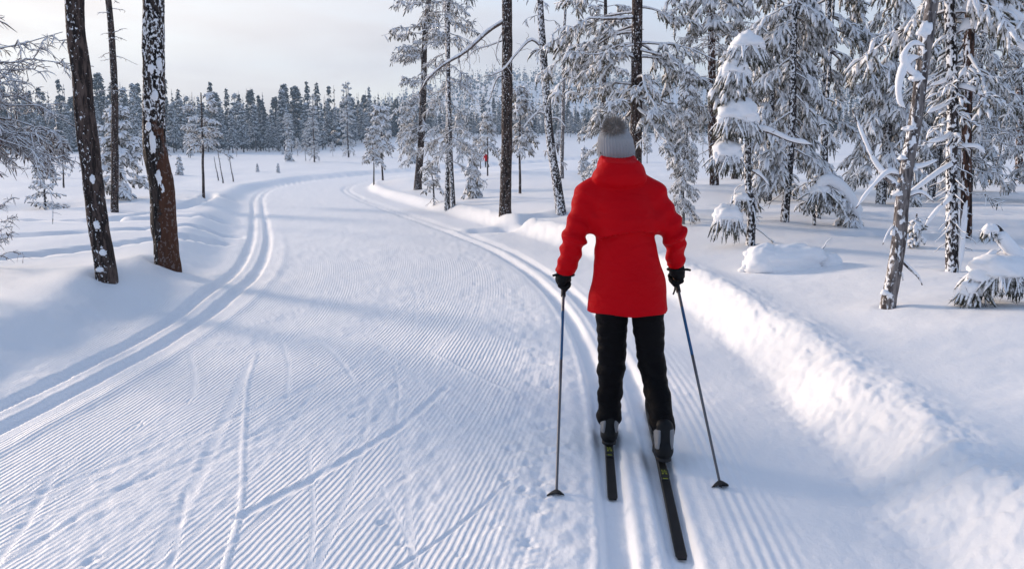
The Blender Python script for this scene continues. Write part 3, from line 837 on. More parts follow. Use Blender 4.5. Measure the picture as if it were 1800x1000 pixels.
# rime covered tree reaching in from the left edge (its trunk stands outside the frame)
D = empty('rimed_pine', (-6.05, 7.7, ground(-6.05, 7.7)))
tag(D, 'rime covered pine reaching its fine white boughs in at the top left corner', 'pine tree')
tmb, pD = trunk_mb([(0, 0, 0), (0.02, 0, 2), (0.0, 0, 5), (0.1, 0, 9)], 0.11, 0.05, 6, 14, 40)
tmb.build('trunk', M_BARK_SPECK, D)
rngD = np.random.default_rng(66)
brD, twD, rwD = MB(), MB(), MB()
for L in (dict(t=high(9, 2.30, 3.1), n=16, az=(0.05, 0.40), len=(1.65, 1.75), el=(2, 20), elj=6, droop=0.16, r=0.018, sec=12, lr=0.36, ang=(15, 60), twig=11, tl=0.09, tr=0.0042, ts=3, tk=4, hang=0.02, wig=0.14, r2=0.0075, tspread=0.7, tdroop=0.3),
          dict(t=high(9, 2.36, 2.52), n=10, az=(0.0, 0.25), len=(1.6, 1.5), el=(3, 3), elj=3, droop=0.20, r=0.022, sec=12, lr=0.26, ang=(15, 55), twig=14, tl=0.07, tr=0.0085, ts=4, tk=4, hang=0.25, wig=0.10, r2=0.010, tspread=0.7),
          dict(t=high(9, 2.9, 4.4), n=14, len=(1.6, 1.4), el=(15, 30), droop=0.2, r=0.022, sec=9, lr=0.4, twig=6, tl=0.16, tr=0.008, ts=3, tk=3, hang=0.1, wig=0.12)):
    crown(brD, twD, pD, L, rngD, rwD)
for o_ in (brD.build('branches', M_TWIG_BARE, D), twD.build('crown', M_TWIG_BARE, D)): o_['kind'] = 'stuff'
# dead bush at the left edge
unique('dead_sapling', 'leafless grey sapling with crooked twigs at the left edge of the picture', 'sapling',
       -5.72, 8.75, [(0, 0, 0), (0.01, 0, 0.35), (0.03, 0, 0.78)], 0.016, 0.006,
       [dict(t=(0.2, 0.95), n=14, len=(0.32, 0.2), el=(5, 35), droop=-0.05, r=0.008, sec=4, lr=0.4, twig=3, tl=0.07, tr=0.003, ts=4, wig=0.15)], M_BARK, 7,
       branch_mat=M_TWIG_BARE, twig_mat=M_TWIG_BARE)
# thin bog pine with flat crown
unique('pine_tree', 'slender bog pine with a flat frosted crown right of the stripped trunk', 'pine tree',
       -10.06, 26.06, lean2(0.08, 3.16, 3.35, n=6, bend=0.05), 0.045, 0.02,
       [dict(t=(0.45, 0.97), n=20, len=(0.75, 0.55), el=(-12, 12), droop=0.12, r=0.016, sec=6, lr=0.42, twig=5, tl=0.13, tr=0.026, hang=0.0, tk=4, ts=4)], M_BARK, 8)
# three thin dead poles
for i, (x, y, h, w) in enumerate([(-14.10, 39.2, 1.55, 'left leaning, middle'), (-14.65, 42.2, 1.75, 'tallest, rightmost'), (-16.0, 43.8, 1.3, 'shortest, leftmost')]):
    unique('dead_pole', 'thin grey dead pole by the trail bend, %s of three' % w, 'dead tree', x, y, [(0, 0, 0), (-0.1, 0, h * 0.5), (-0.18, 0, h)], 0.035, 0.015,
           [dict(t=(0.3, 0.95), n=9, len=(0.12, 0.08), el=(0, 0), r=0.008, sec=0)], M_BARK_GREY, 9 + i, sides=8, rings=12, branch_mat=M_TWIG_BARE)

# --- pines in the middle
FR = dict(el=(-25, 18), droop=0.28, r=0.026, sec=7, lr=0.36, twig=6, tl=0.15, tr=0.023, ts=4, tk=3, hang=0.30, wig=0.10, nq=2, nl=0.07, nw=0.006)
unique('pine_tree', 'tall frosted pine, its crown hanging mostly left, second trunk right of the small paired pines', 'pine tree',
       -3.64, 30.7, lean2(0.54, 6.95, 11, n=8), 0.145, 0.06,
       [with_t(FR, high(11, 1.6, 5.4), n=30, len=(0.9, 1.15), az=(math.pi, 1.0)), with_t(FR, high(11, 1.6, 6.5), n=12, len=(0.5, 0.6)),
        with_t(FR, high(11, 5.4, 10.8), n=30, len=(1.7, 0.9), el=(5, 30), tr=0.032, tl=0.2)], M_BARK, 12)
unique('pine_tree', 'dark double stemmed pine with wispy rimed branches, front stem', 'pine tree',
       -1.69, 20.96, lean2(0.02, 5.11, 10, n=8, bend=0.05), 0.070, 0.04,
       [with_t(FR, high(10, 1.3, 9.8), n=54, len=(0.95, 0.8), el=(-20, 20), tr=0.013, tl=0.15, r=0.018, tspread=0.7)], M_BARK_SPECK, 13)
unique('pine_tree', 'dark double stemmed pine with wispy rimed branches, rear stem', 'pine tree',
       -1.52, 20.75, lean2(-0.04, 4.98, 9, n=8, bend=-0.06), 0.060, 0.035,
       [with_t(FR, high(9, 1.6, 8.5), n=30, len=(0.85, 0.8), el=(-10, 20), tr=0.013, tl=0.15, r=0.018, tspread=0.7)], M_BARK_SPECK, 14)
tP = unique('dead_sapling', 'small frosted sapling with bare low branches at the foot of the double pine', 'sapling',
       -2.20, 22.58, [(0, 0, 0), (-0.02, 0, 0.6), (-0.12, 0, 1.25)], 0.03, 0.012,
       [dict(t=(0.4, 0.98), n=12, len=(0.35, 0.25), el=(-15, 15), droop=0.2, r=0.012, sec=5, twig=4, tl=0.10, tr=0.024),
        dict(t=(0.08, 0.25), n=4, len=(0.4, 0.3), el=(-35, -30), r=0.012, sec=2, twig=0)], M_BARK_SPECK, 15)
unique('dead_sapling', 'tiny bare twig sticking out of snow between double pine and big bare trunk', 'sapling',
       -1.38, 25.9, [(0, 0, 0), (0.02, 0, 0.3), (0.0, 0, 0.55)], 0.02, 0.008, [dict(t=(0.2, 0.9), n=6, len=(0.16, 0.1), el=(10, 20), r=0.008, sec=2, twig=0)], M_TWIG_BARE, 16, sides=6, rings=8)
tQ = unique('pine_tree', 'big straight dark trunk with one long bough reaching left high up', 'pine tree',
       -0.14, 16.6, lean2(0.01, 4.05, 11, n=8), 0.118, 0.075, [with_t(HIGH_PINE, high(11, 6.0, 10.8))], M_BARK, 17, sides=24, rings=90)
bough(tQ, [(0, 0, 3.88), (-0.35, 0, 3.66), (-0.8, -0.1, 3.25), (-1.2, -0.1, 3.02), (-1.55, 0, 2.75), (-1.75, 0.1, 2.45)], 0.052, 0.035, seed=1, twigs=26, tl=0.55, tr=0.009)
bough(tQ, [(0, 0, 2.82), (-0.16, 0, 2.74), (-0.26, 0, 2.5), (-0.33, 0, 2.30), (-0.5, 0, 2.18)], 0.022, 0.014, seed=2, twigs=3, tl=0.25)
bough(tQ, [(0, 0, 3.75), (-0.12, 0, 3.5), (-0.18, 0, 3.2), (-0.10, 0, 3.0)], 0.020, 0.012, seed=3, twigs=5, tl=0.4)
bough(tQ, [(0, 0, 3.5), (-0.3, 0.1, 3.4), (-0.62, 0.1, 3.3), (-0.8, 0.1, 3.1)], 0.018, 0.016, seed=31, twigs=14, tl=0.5)
bough(tQ, [(0, 0, 3.3), (0.06, 0, 3.28), (0.16, 0, 3.32)], 0.014, 0.010, seed=4)
tR = unique('dead_pine', 'leaning pale dead pine close beside the red jacket, drooping snowy boughs near its top', 'dead tree',
       0.99, 16.34, [(0, 0, 0), (-0.10, 0, 0.6), (-0.22, 0, 1.4), (-0.33, 0, 2.5), (-0.43, 0, 3.91), (-0.5, 0, 5.2), (-0.55, 0, 6.5)], 0.10, 0.05,
       [dict(t=high(6.5, 1.6, 6.3), n=22, len=(0.30, 0.5), el=(10, -5), droop=0.35, r=0.013, sec=2, lr=0.35, twig=2, tl=0.12, tr=0.010, wig=0.14)], M_BARK_SPECK, 18, sides=20, rings=60, branch_mat=M_TWIG, twig_mat=M_TWIG_BARE)
bough(tR, [(-0.40, 0, 3.30), (-0.62, 0, 3.42), (-0.9, -0.1, 3.15), (-1.15, -0.1, 2.85), (-1.45, -0.1, 2.72)], 0.032, 0.032, seed=5, twigs=16, tl=0.4)
bough(tR, [(-0.38, 0, 3.15), (-0.15, 0, 3.22), (0.08, 0, 3.05), (0.2, 0, 2.85)], 0.028, 0.030, seed=6, twigs=6, tl=0.25)
bough(tR, [(-0.28, 0, 1.95), (-0.45, 0, 2.02), (-0.65, 0, 1.85), (-0.78, 0, 1.68)], 0.022, 0.030, seed=7, twigs=12, tl=0.22)
bough(tR, [(-0.27, 0, 1.88), (-0.08, 0, 1.9), (0.1, 0, 1.72)], 0.018, 0.024, seed=8, twigs=6, tl=0.2)
unique('dead_pine', 'straight slim grey dead trunk standing behind the leaning dead pine', 'dead tree',
       1.99, 32.3, lean2(0.03, 3.46, 6.5, n=5), 0.075, 0.05, [dict(t=(0.3, 0.95), n=10, len=(0.3, 0.3), el=(0, 0), r=0.012, sec=1, twig=0)], M_BARK_GREY, 19, sides=10, rings=20)

# --- right hand forest
PN = dict(el=(-22, 25), droop=0.35, r=0.032, sec=8, lr=0.36, twig=9, tl=0.115, tr=0.0185, ts=4, tk=4, hang=0.55, wig=0.10, nq=7, nl=0.065, nw=0.0045, tdroop=0.5)
tU = unique('pine_tree', 'big dark pine behind the skier, its heavy snowy crown hanging over the grey hat', 'pine tree',
       2.03, 13.2, lean2(-0.06, 3.2, 9.5, n=8), 0.098, 0.06,
       [with_t(PN, high(9.5, 1.75, 2.6), n=13, len=(1.0, 1.3)), with_t(PN, high(9.5, 2.6, 5.2), n=14, len=(1.6, 1.35), el=(-10, 12), az=(0.2, 0.85)), with_t(PN, high(9.5, 2.6, 5.2), n=14, len=(1.6, 1.35), el=(-10, 12), az=(2.9, 0.85)),
        with_t(PN, high(9.5, 5.4, 9.3), n=14, len=(1.3, 0.6), nq=2, twig=5)], M_BARK, 20, sides=20, rings=70, twig_mat=M_NEEDLE)
tV = unique('pine_tree', 'tall pine with reddish bark and bare lower branches right of the skier', 'pine tree',
       6.52, 25.9, lean2(-0.33, 5.74, 12, n=8), 0.135, 0.08,
       [dict(t=high(12, 1.2, 6.0), n=46, len=(1.5, 1.3), el=(-25, 5), droop=-0.05, r=0.020, sec=4, lr=0.35, twig=3, tl=0.2, tr=0.016, wig=0.12),
        with_t(PN, high(12, 4.4, 11.5), n=26, len=(1.6, 0.9), tr=0.045, tl=0.22, nq=3, nw=0.008, nl=0.1, twig=5)], M_BARK_RED, 21, sides=18, rings=60)
SPR = dict(el=(-28, -12), droop=0.38, r=0.020, sec=8, lr=0.42, twig=8, tl=0.125, tr=0.0195, ts=4, tk=4, hang=0.75, wig=0.08, nq=5, nl=0.055, nw=0.0045, tdroop=0.6, minl=0.12)
tW = unique('spruce_tree', 'bent young spruce loaded with big rounded snow clumps, right of the skier', 'spruce tree',
       3.05, 10.06, [(0, 0, 0), (-0.04, 0, 0.5), (-0.10, 0, 1.1), (-0.20, 0, 1.9), (-0.26, 0, 2.35), (-0.18, 0, 2.55)], 0.055, 0.022,
       [with_t(SPR, (0.50, 0.98), n=17, len=(0.30, 0.16), el=(-25, -30), nq=3, tr=0.024, az=(3.3, 1.3)), dict(t=(0.1, 0.5), n=5, len=(0.3, 0.3), el=(-35, -20), r=0.014, sec=1, twig=1, tr=0.012)], M_BARK_SPECK, 22, twig_mat=M_NEEDLE)
def clump(tree, c, r, seed, n=70, ln=0.16, tr=0.015, cap=1.0):
    """a snow cap with the needled twigs that hang out below it"""
    rng = np.random.default_rng(seed)
    a = rng.uniform(0, 2 * math.pi, n); q = np.sqrt(rng.uniform(0.25, 1, n))
    B = np.stack([c[0] + r[0] * 0.9 * q * np.cos(a), c[1] + r[1] * 0.9 * q * np.sin(a), c[2] - r[2] * 0.18 * np.ones(n)], -1)
    D = unit(np.stack([np.cos(a) * q * 0.45, np.sin(a) * q * 0.45, -0.7 - 0.4 * rng.random(n)], -1) + rng.normal(0, 0.28, (n, 3)))
    l = ln * rng.uniform(0.6, 1.3, n); ff = np.linspace(0, 1, 5)
    W = B[:, None] + D[:, None] * l[:, None, None] * ff[None, :, None]; W[..., 2] -= (0.3 * l)[:, None] * ff ** 2
    tw, raw = MB(), MB()
    tubes(tw, W, np.interp(ff, [0, .4, .8, 1], [.8, 1, .8, .2])[None] * tr * rng.uniform(.7, 1.3, (n, 1)), 5, lift=0.2, lump=0.2, rng=rng)
    needles(raw, W, tr, 11, 0.04, 0.0026, rng)
    f = tw.build('hanging_twigs', M_NEEDLE_DARK, tree); f['kind'] = 'stuff'; raw.build('needles', M_RAW, f, smooth=False)
    mb = blob_mb(c, (r[0], r[1], r[2] * cap), seed, 0.45, 0.20, 32, 20)
    blob_mb((c[0] + r[0] * 0.45, c[1] - r[1] * 0.2, c[2] - r[2] * 0.25), (r[0] * 0.6, r[1] * 0.6, r[2] * 0.7), seed + 1, 0.5, 0.2, 24, 14, mb=mb)
    blob_mb((c[0] - r[0] * 0.55, c[1] - r[1] * 0.1, c[2] - r[2] * 0.35), (r[0] * 0.5, r[1] * 0.5, r[2] * 0.65), seed + 2, 0.5, 0.2, 24, 14, mb=mb)
    mb.build('snow_cap', M_SNOWCAP, tree)
clump(tW, (-0.20, -0.05, 2.46), (0.19, 0.16, 0.15), 100, ln=0.2)
clump(tW, (-0.34, -0.10, 2.14), (0.17, 0.15, 0.15), 104, ln=0.18)
clump(tW, (-0.30, -0.12, 1.62), (0.24, 0.18, 0.20), 108, 60, ln=0.22)
clump(tW, (-0.40, -0.10, 1.16), (0.17, 0.15, 0.16), 112, ln=0.18)
clump(tW, (-0.34, -0.06, 0.38), (0.17, 0.14, 0.15), 116, 50, ln=0.20)
clump(tW, (-0.16, 0.0, 0.60), (0.10, 0.08, 0.07), 120, 24, ln=0.14)
bough(tW, [(-0.13, 0, 1.45), (0.1, -0.05, 1.42), (0.4, -0.08, 1.3), (0.66, -0.1, 1.26)], 0.025, 0.045, seed=9, twigs=8, tl=0.15)
bough(tW, [(-0.05, 0, 0.95), (0.08, 0, 0.86), (0.18, 0, 0.75)], 0.018, 0.028, seed=10)
tX = unique('spruce_tree', 'slim spruce with long rimed drooping boughs and dark sticks near its foot', 'spruce tree',
       4.09, 11.92, lean2(-0.06, 3.18, 8, n=8, bend=0.03), 0.058, 0.035,
       [with_t(SPR, high(8, 0.9, 4.2), n=20, len=(0.66, 0.55), twig=6, az=(0.15, 0.75)), with_t(SPR, high(8, 0.9, 4.2), n=20, len=(0.66, 0.55), twig=6, az=(2.9, 0.75)), dict(t=high(8, 0.15, 1.0), n=7, len=(0.6, 0.5), el=(-35, -20), droop=-0.05, r=0.012, sec=1, twig=0),
        with_t(SPR, high(8, 4.2, 7.8), n=18, len=(0.5, 0.2), twig=3, nq=0)], M_BARK_SPECK, 23, sides=18, rings=60)
tY = unique('pine_tree', 'dark pine in the right forest with dense hanging needles above the bent laden sapling', 'pine tree',
       5.26, 13.4, lean2(-0.18, 3.40, 9, n=8), 0.060, 0.04,
       [with_t(PN, high(9, 1.3, 4.6), n=13, len=(0.75, 0.8), el=(-30, -5), az=(0.2, 0.7)), with_t(PN, high(9, 1.3, 4.6), n=13, len=(0.75, 0.8), el=(-30, -5), az=(2.9, 0.7)), with_t(PN, high(9, 4.6, 8.8), n=12, len=(0.8, 0.5), twig=4, nq=0)], M_BARK_SPECK, 24, sides=16, rings=50)
unique('dead_pine', 'short dark bare stem just left of the bent laden sapling', 'dead tree', 4.88, 12.72, [(0, 0, 0), (0.0, 0, 0.7), (0.02, 0, 1.5), (0.02, 0, 3.4)], 0.040, 0.022,
       [dict(t=(0.15, 0.9), n=14, len=(0.35, 0.3), el=(-15, -5), droop=0.1, r=0.01, sec=3, twig=3, tl=0.1, tr=0.016)], M_BARK_SPECK, 25)
tZ = empty('spruce_sapling', (4.72, 11.5, ground(4.72, 11.5)))
tag(tZ, 'bent sapling bowed to the ground under snow at the foot of the dark pine', 'sapling')
tm, pz = trunk_mb([(-0.30, 0.1, 0), (-0.34, 0.05, 0.35), (-0.22, 0, 0.62), (0.0, 0, 0.5), (0.18, 0, 0.22), (0.26, 0, 0.05)], 0.022, 0.012, 5, 10, 30)
tm.build('trunk', M_BARK_SPECK, tZ)
b_, t_, r_ = MB(), MB(), MB()
crown(b_, t_, pz, dict(t=(0.40, 0.98), n=26, len=(0.34, 0.30), el=(-45, -60), droop=0.2, r=0.010, sec=5, lr=0.4, twig=5, tl=0.10, tr=0.020, hang=0.7, nq=6, nl=0.05, nw=0.004), np.random.default_rng(9), r_)
b_.build('branches', M_TWIG, tZ); t_.build('crown', M_NEEDLE, tZ); r_.build('needles', M_RAW, tZ, smooth=False)
snow_tube([(-0.36, -0.04, 0.55), (-0.22, -0.05, 0.66), (0.0, -0.05, 0.55), (0.2, -0.05, 0.28), (0.28, -0.05, 0.12)], 0.085, 6, 22, 12, 0.2, taper=0.1).build('snow_roll', M_SNOWCAP, tZ)
clump(tZ, (-0.30, -0.02, 0.52), (0.14, 0.10, 0.09), 130, 40, 0.2)

# leaning grey trunk, right foreground
tAA = empty('dead_pine', (2.89, 6.0, ground(2.89, 6.0))); tAA.scale = (1.06, 1.06, 1.06)
tag(tAA, 'leaning grey dead trunk in the right foreground with snow shelves on its left side', 'dead tree')
tm, pA = trunk_mb([(0, 0, 0), (0.02, 0, 0.35), (0.055, 0, 0.9), (0.085, 0, 1.5), (0.12, 0, 2.14), (0.16, 0, 3.0), (0.2, 0, 4.2)], 0.050, 0.035, 31, 32, 130, 0.18, 0.10)
tm.build('trunk', M_BARK_GREY, tAA)
def onA(z): return float(np.interp(z, pA[:, 2], pA[:, 0]))
for i, (z, dx, r, h) in enumerate([(1.28, -0.055, 0.045, 0.035), (1.08, -0.055, 0.040, 0.035), (0.83, -0.05, 0.045, 0.04), (1.62, -0.05, 0.05, 0.07), (1.92, -0.04, 0.045, 0.10), (1.0, 0.05, 0.03, 0.03), (0.45, 0.05, 0.025, 0.05), (0.12, -0.05, 0.04, 0.05), (0.55, -0.05, 0.025, 0.05)]):
    blob_mb((onA(z) + dx * 0.75, -0.012, z), (r, r * 0.75, h * 0.8), 200 + i, 0.25, 0.38, 24, 16, 1.8).build('snow_shelf', M_SNOWCAP, tAA)
bough(tAA, [(onA(0.86), 0, 0.86), (-0.06, -0.02, 0.92), (-0.16, 0.0, 1.02), (-0.24, 0.02, 1.18), (-0.34, 0.05, 1.42)], 0.020, 0.026, M_BARK_GREY, 11, twigs=5, tl=0.12)
bough(tAA, [(onA(0.95) - 0.02, 0, 0.95), (-0.10, -0.05, 0.98), (-0.22, -0.08, 0.88), (-0.33, -0.1, 0.74)], 0.013, 0.020, M_BARK_GREY, 12)
bough(tAA, [(onA(0.8), 0, 0.8), (0.16, 0, 0.84), (0.26, 0, 0.78)], 0.012, 0.020, M_BARK_GREY, 13)
bough(tAA, [(onA(0.38), 0, 0.40), (0.10, -0.03, 0.32), (0.17, -0.05, 0.25), (0.205, -0.05, 0.19)], 0.014, 0.013, M_BARK_GREY, 14)
bough(tAA, [(onA(0.30), 0, 0.33), (0.06, -0.03, 0.27), (0.075, -0.03, 0.22)], 0.010, 0.010, M_BARK_GREY, 15)
bough(tAA, [(onA(1.62), 0, 1.62), (0.0, -0.03, 1.66), (-0.06, -0.05, 1.75), (-0.01, -0.05, 1.84), (onA(1.86) - 0.02, -0.02, 1.84)], 0.012, 0.030, M_BARK_GREY, 16)
bough(tAA, [(onA(1.78), 0, 1.78), (-0.02, -0.03, 1.72), (-0.07, -0.04, 1.58), (-0.05, -0.03, 1.46), (0.0, -0.02, 1.42)], 0.012, 0.030, M_BARK_GREY, 17)
bough(tAA, [(onA(0.98), 0, 1.0), (0.17, 0.02, 1.02), (0.28, 0.03, 1.07)], 0.012, 0.022, M_BARK_GREY, 18)
bough(tAA, [(onA(0.55) - 0.03, 0, 0.62), (-0.06, -0.03, 0.56), (-0.1, -0.05, 0.48)], 0.008, 0.008, M_BARK_GREY, 19)

# spiky trunk with short stubs
tCC = unique('dead_spruce', 'dead spruce trunk bristling with short snowy stubs, behind the mushroom shaped sapling', 'dead tree',
       4.13, 7.36, lean2(-0.27, 2.45, 5.0, n=7), 0.052, 0.035,
       [dict(t=high(5, 0.25, 1.3), n=34, len=(0.26, 0.24), el=(-38, -28), droop=-0.05, r=0.012, sec=0),
        dict(t=high(5, 1.2, 3.2), n=34, len=(0.22, 0.3), el=(-25, -5), droop=0.15, r=0.012, sec=3, lr=0.35, twig=1, tl=0.08, tr=0.014, wig=0.14),
        with_t(SPR, high(5, 2.3, 4.9), n=24, len=(0.7, 0.3), el=(-5, -20), twig=5, nq=2)], M_BARK_SPECK, 26, sides=20, rings=70, branch_mat=M_TWIG)
for i, pts in enumerate([[(-0.06, 0, 1.02), (-0.22, -0.05, 0.95), (-0.42, -0.1, 0.82), (-0.56, -0.1, 0.72)], [(-0.12, 0, 1.30), (-0.25, -0.05, 1.22), (-0.40, -0.08, 1.20)], [(-0.14, 0, 1.58), (-0.3, -0.05, 1.50), (-0.42, -0.08, 1.46)],
                         [(-0.06, 0, 0.72), (-0.2, -0.06, 0.62), (-0.36, -0.1, 0.46)], [(-0.17, 0, 1.86), (-0.26, -0.05, 1.74), (-0.40, -0.06, 1.70)], [(-0.20, 0, 2.15), (-0.05, -0.05, 2.2), (0.3, -0.1, 2.05), (0.55, -0.1, 1.92)],
                         [(-0.2, 0, 2.3), (0.0, -0.05, 2.42), (0.3, -0.1, 2.26), (0.7, -0.1, 2.05)], [(-0.16, 0, 1.7), (-0.02, -0.05, 1.66), (0.1, -0.05, 1.6)], [(-0.1, 0, 1.15), (0.06, -0.04, 1.16), (0.16, -0.05, 1.1)]]):
    bough(tCC, pts, 0.013, 0.030 if i != 5 and i != 6 else 0.05, seed=40 + i, twigs=4, tl=0.1)
blob_mb((0.02, -0.055, 0.32), (0.028, 0.02, 0.30), 230, 1.0, 0.3, 14, 16).build('snow_patch', M_SNOWCAP, tCC)
tDD = unique('pine_tree', 'reddish brown pine trunk standing close behind the spiky dead spruce', 'pine tree',
       5.96, 10.42, lean2(-0.24, 3.0, 9, n=8), 0.066, 0.045,
       [dict(t=high(9, 0.6, 3.2), n=22, len=(0.55, 0.7), el=(-12, 0), droop=0.05, r=0.010, sec=4, lr=0.4, twig=3, tl=0.12, tr=0.008, wig=0.10, az=(0.2, 1.2)),
        with_t(PN, high(9, 2.2, 5.0), n=24, len=(1.1, 1.2), el=(-15, 10))], M_BARK_RED, 27, sides=18, rings=60)
unique('spruce_sapling', 'little cone of snow on a hidden sapling left of the spiky dead spruce', 'sapling', 4.95, 9.75,
       [(0, 0, 0), (0.02, 0, 0.2), (0.0, 0, 0.42)], 0.018, 0.008, [dict(t=(0.1, 0.95), n=14, len=(0.14, 0.05), el=(-50, -40), r=0.01, sec=3, twig=3, tl=0.06, tr=0.022, hang=0.6)], M_BARK_SPECK, 28)

# mushroom shaped laden sapling
tEE = empty('spruce_sapling', (3.56, 5.78, ground(3.56, 5.78)))
tag(tEE, 'young spruce bowed under a mushroom of snow at the right edge', 'sapling')
tm, pe = trunk_mb([(0.26, 0.02, 0), (0.22, 0.02, 0.18), (0.10, 0, 0.38), (-0.02, 0, 0.56), (-0.08, 0, 0.55), (-0.12, 0, 0.50)], 0.016, 0.010, 8, 10, 30)
tm.build('trunk', M_BARK_SPECK, tEE)
clump(tEE, (0.01, -0.02, 0.245), (0.215, 0.18, 0.135), 240, 150, 0.125, 0.010)
clump(tEE, (-0.17, -0.02, 0.11), (0.09, 0.09, 0.08), 244, 40, 0.10, 0.011)
clump(tEE, (-0.09, -0.02, 0.545), (0.050, 0.045, 0.048), 248, 18, 0.05, 0.008)
snow_tube([(-0.04, -0.02, 0.52), (0.02, -0.02, 0.45), (0.11, -0.01, 0.36), (0.19, 0, 0.26)], 0.048, 9, 18, 12, 0.3, taper=-0.3).build('snow_roll', M_SNOWCAP, tEE)
bough(tEE, [(0.0, -0.01, 0.40), (-0.09, -0.03, 0.34), (-0.14, -0.04, 0.24), (-0.23, -0.05, 0.12)], 0.008, 0.030, seed=60)
bough(tEE, [(0.15, -0.05, 0.3), (0.26, -0.06, 0.25), (0.33, -0.06, 0.14)], 0.008, 0.026, seed=61, twigs=6, tl=0.08)

# snow covered log
tFF = empty('snowy_log', (2.95, 8.3, ground(2.95, 8.3))); tFF.scale = (1.04, 1.04, 1.04)
tag(tFF, 'fallen log buried under a long smooth hump of snow', 'log')
mb = blob_mb((-0.08, 0, 0.06), (0.43, 0.21, 0.185), 250, 1.0, 0.24, 56, 30, 1.9)
blob_mb((-0.28, -0.03, 0.07), (0.22, 0.18, 0.17), 251, 1.0, 0.18, 40, 24, 1.8, mb=mb)
mb.build('snow_cap', M_SNOWCAP, tFF)
mb = blob_mb((0.36, -0.02, 0.04), (0.13, 0.12, 0.115), 252, 1.0, 0.14, 30, 18); mb.build('snow_cap', M_SNOWCAP, tFF)
tm, _p = trunk_mb([(-0.40, 0.02, 0.05), (0, 0.02, 0.05), (0.34, 0, 0.06), (0.455, 0, 0.06)], 0.055, 0.045, 10, 12, 20, 0); tm.build('trunk', M_BARK, tFF)
bough(tFF, [(0.26, 0, 0.16), (0.31, -0.01, 0.22), (0.33, -0.02, 0.27), (0.38, -0.02, 0.31)], 0.008, 0.010, seed=62)

# right forest background
make_parts('spruce_a', [(0, 0, 0), (0.05, 0, 3), (0, 0, 7), (0, 0, 9.5)], 0.10, 0.02,
           [with_t(SPR, (0.10, 0.70), n=64, len=(1.15, 0.75), twig=6, sec=8, tr=0.028, tl=0.17, nq=4, nl=0.08, nw=0.007), with_t(SPR, (0.70, 0.99), n=24, len=(0.7, 0.15), twig=4, sec=5, tr=0.04, tl=0.18, nq=0)], M_BARK_SPECK, 50)
make_parts('spruce_b', [(0, 0, 0), (-0.05, 0, 3), (0.1, 0, 6), (0, 0, 8)], 0.085, 0.02,
           [with_t(SPR, (0.10, 0.75), n=58, len=(0.85, 0.6), twig=6, sec=7, tr=0.027, tl=0.17, nq=4, nl=0.08, nw=0.007), with_t(SPR, (0.75, 0.99), n=20, len=(0.55, 0.12), twig=4, sec=5, tr=0.04, tl=0.18, nq=0)], M_BARK_SPECK, 51)
make_parts('pine_a', [(0, 0, 0), (0.1, 0, 3), (0.05, 0, 7), (0.2, 0, 11)], 0.12, 0.04,
           [with_t(FR, (0.12, 0.45), n=30, len=(1.0, 1.3), el=(-20, 0), tr=0.028), with_t(FR, (0.45, 0.98), n=34, len=(1.6, 0.7), el=(0, 30), tr=0.04, tl=0.22, nq=0)], M_BARK, 52)
make_parts('pine_b', [(0, 0, 0), (-0.1, 0, 2), (0.0, 0, 4.5), (0.1, 0, 6.5)], 0.07, 0.03,
           [with_t(FR, (0.35, 0.98), n=40, len=(1.0, 0.45), el=(-15, 25), tr=0.034, tl=0.18)], M_BARK_SPECK, 53)
make_parts('bog_pine', [(0, 0, 0), (0.05, 0, 1.2), (0.0, 0, 2.5), (0.05, 0, 3.5)], 0.045, 0.015,
           [with_t(FR, (0.42, 0.99), n=30, len=(0.7, 0.3), el=(-20, 25), tr=0.040, tl=0.17, sec=5, twig=5, nq=1)], M_BARK, 54, sides=8, rings=16)
make_parts('bog_spruce', [(0, 0, 0), (0.0, 0, 1.0), (0.0, 0, 2.2)], 0.04, 0.010,
           [with_t(SPR, (0.05, 0.98), n=34, len=(0.6, 0.12), el=(-20, -20), tr=0.042, tl=0.16, sec=5, twig=4, nq=1)], M_BARK, 55, sides=8, rings=14)
make_parts('bog_snag', [(0, 0, 0), (0.04, 0, 1.0), (-0.03, 0, 2.4)], 0.035, 0.010,
           [dict(t=(0.3, 0.97), n=22, len=(0.32, 0.15), el=(-5, 5), droop=0.1, r=0.014, sec=3, lr=0.4, twig=1, tl=0.1, tr=0.02)], M_BARK, 56, sides=8, rings=14)

for key, nm, lab, x, y, rz, sc in [
    ('spruce_a', 'spruce_tree', 'broad dense snowy spruce behind the leaning grey trunk', 8.4, 18.2, 0.3, 1.0),
    ('spruce_b', 'spruce_tree', 'dense snowy spruce left of the slim spruce with dark sticks', 6.2, 19.4, 1.2, 1.0),
    ('spruce_a', 'spruce_tree', 'dense snowy spruce filling the gap right of the dark pine', 7.6, 22.5, 2.2, 0.95),
    ('spruce_b', 'spruce_tree', 'narrow dense spruce behind the spiky dead spruce', 10.6, 20.2, 3.1, 1.05),
    ('spruce_a', 'spruce_tree', 'large frosted spruce near the right edge behind the reddish trunk', 13.0, 22.8, 4.0, 1.0),
    ('pine_a', 'pine_tree', 'frosted pine high at the right edge in front of the forest', 12.4, 19.0, 0.8, 0.9),
    ('pine_b', 'pine_tree', 'small frosted pine with fine twigs at the far right clearing', 15.5, 25.6, 0.5, 0.62),
    ('pine_a', 'pine_tree', 'tall frosted pine behind the red barked pine', 8.6, 31.0, 1.9, 1.0),
    ('spruce_b', 'spruce_tree', 'snowy spruce directly right of the skier, partly hidden by the shoulder', 2.62, 12.2, 0.4, 0.30),
    ('pine_a', 'pine_tree', 'frosted pine far behind the big dark pine over the hat', 3.2, 28.0, 3.0, 0.85),
]:
    plant(key, nm, lab, 'spruce tree' if 'spruce' in key else 'pine tree', x, y, rz, sc)
